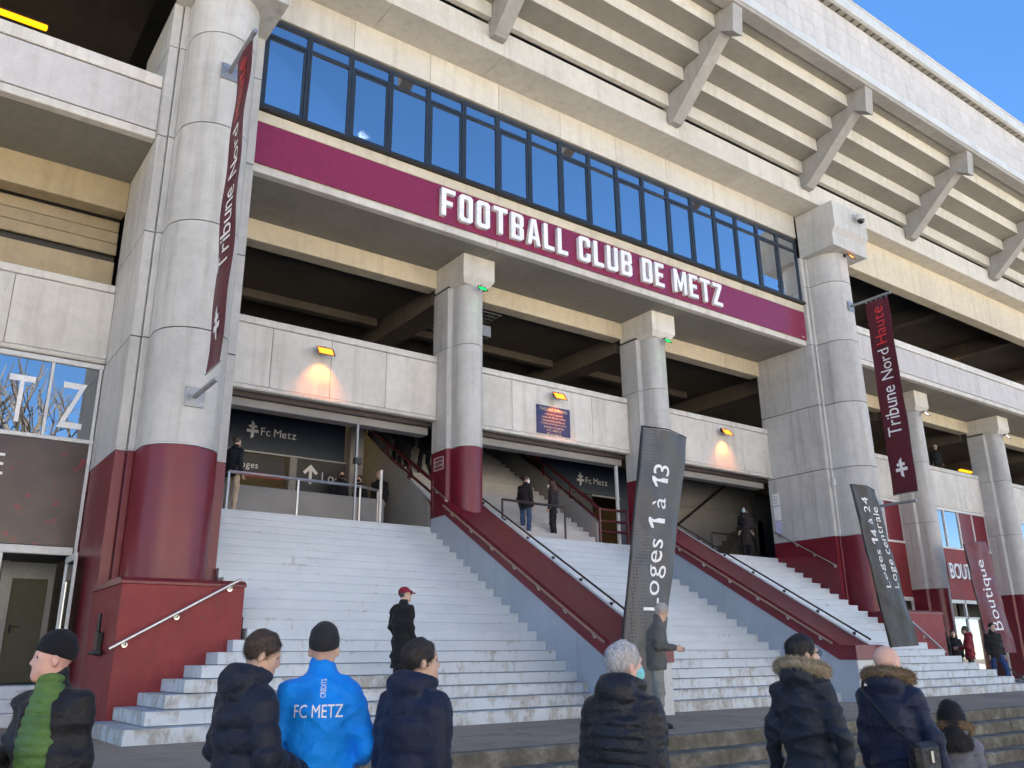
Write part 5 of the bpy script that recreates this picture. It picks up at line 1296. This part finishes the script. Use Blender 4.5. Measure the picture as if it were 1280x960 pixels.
person('woman in black with long brown hair and white mask at the dark barrier', (4.12, .35, LZ), face(4.12, .35, -110), 1.68, .92, (.011,.011,.012), .75, (.01,.01,.012), hair=(.07,.035,.02), hairlen='long', mask=(.7,.7,.7), res=.014)
person('robed dark person with pale blue mask at the top of the right flight', (12.25, .35, LZ), face(12.25, .35, -5), 1.68, 1.0, (.014,.011,.012), .8, (.01,.01,.01), hem=.4, mask=(.3,.55,.6), hair=(.012,.01,.01), hairlen='long', res=.016, coat=True)
person('dark figure beside the robed person at the top of the right flight', (12.85, .75, LZ), face(12.85, .75, -20), 1.74, 1.0, (.01,.01,.01), .8, (.01,.01,.01), hair=(.03,.02,.02), res=.018)
# climbing the inner flight
for i, (x, k, lb) in enumerate(((1.55, 11, 'dark suited person climbing the inner flight, nearest to the first slim column'), (2.45, 9, 'dark suited person climbing the inner flight, right of the pair'), (.75, 10, 'person in dark clothes climbing beside the left red railing'), (1.0, 13, 'person in dark clothes higher up beside the left red railing'))):
    person(lb, (x, .42+.255*(k-1), LZ+.17*k), R_(178), 1.76, 1.0, (.008,.008,.012), .8, (.008,.008,.012), hair=(.03,.02,.015), stride=.45, res=.018, hem=.76)
person('person in a white cap leaning in the first right gallery opening', (27.0, 1.2, 8.25), R_(-40), 1.75, 1.0, BLK, .8, BLK, cap=(.7,.7,.7), res=.02)

# lettering on the blue jacket: laid on the back, following its curve
def back_text(root, body, size, cx, z, fit, mat, up=False, name='lettering'):
    jk = [c for c in root.children if c.name.startswith('jacket')][0]
    me = curve_mesh(text=body, size=size, depth=0.0)
    bm = bmesh.new(); bm.from_mesh(me); bmesh.ops.subdivide_edges(bm, edges=bm.edges[:], cuts=2, use_grid_fill=True); bmesh.ops.triangulate(bm, faces=bm.faces[:]); bm.to_mesh(me); bm.free()
    xs = [v.co.x for v in me.vertices]; ys = [v.co.y for v in me.vertices]; x0, x1, y0, y1 = min(xs), max(xs), min(ys), max(ys)
    from mathutils.bvhtree import BVHTree
    bv = BVHTree.FromPolygons([v.co for v in jk.data.vertices], [p.vertices for p in jk.data.polygons])
    for v in me.vertices:
        a = (v.co.x-x0)/(x1-x0); b = (v.co.y-y0)/(y1-y0)
        px, pz = (cx-fit[0]*(a-.5), z+fit[1]*b) if not up else (cx+fit[1]*(b-.5), z+fit[0]*a)
        hit = bv.ray_cast(Vector((px, .6, pz)), Vector((0, -1, 0)))[0]
        v.co = (px, (hit.y if hit else .1)+.004, pz)
    o = link(name, me, mat, jk, 0); return o
try:
    back_text(b1, 'FC METZ', 1, .0, 1.335, (.27, .07), M['white_flat'])
    back_text(b1, 'CREDITS', 1, -.02, 1.44, (.10, .03), M['white_flat'], up=True)
except Exception as e: print('back text', e)
# things carried
p = P3(g1, -.15, -.33, 1.20)
t = thing('paper_cup', 'dark printed cup with pale green drink held by the man in the green vest', 'cup', (p[0], p[1], p[2]-.07))
MB().lathe([(.028, 0), (.030, .0), (.034, .05)], 20, tuple(t.location)).build('cup', plain('green_drink', (.18, .26, .03), .2), t, 60)
MB().lathe([(.034, .05), (.040, .13), (.038, .13)], 20, tuple(t.location)).build('sleeve', paint('printed_cup', (.05, .035, .035), .4, ((.5, .5, .5), .66, .7, 40.)), t, 60)
p = P3(f2, -.22, .20, .98)
t = thing('shoulder_bag', 'small black shoulder bag with metal clasps on the bald man', 'bag', tuple(p))
MB().box(p[0]-.13, p[0]+.13, p[1]-.05, p[1]+.05, p[2]-.14, p[2]+.12, .03).build('bag', fab((.010,.010,.011), .5), t, 0)
MB().box(p[0]-.01, p[0]+.015, p[1]-.06, p[1]-.052, p[2]+.0, p[2]+.07, .002).build('clasp', M['steel'], t, 0)
a = P3(f2, .14, .14, 1.40); MB().tube([(p[0]-.11, p[1]-.03, p[2]+.10), tuple(P3(f2, -.06, .205, 1.18)), tuple(a), tuple(P3(f2, .16, .03, 1.47))], .012, 6).build('strap', M['black'], t)
p = P3(f1, .33, -.14, .62)
t = thing('plastic_bag', 'white plastic bag hanging from the hand of the man in the fur trimmed parka', 'bag', tuple(p))
F = Field((-.15, -.15, -.16), (.15, .15, .28), .01); F.ell((0, 0, 0), (.085, .06, .12), .02).cone((0, 0, .08), (.0, 0, .22), .04, .012, .05).wrinkle(.010, 40, 6)
me = F.mesh('bag'); link('bag', me, plain('white_plastic', (.7, .7, .72), .35), t, 0)
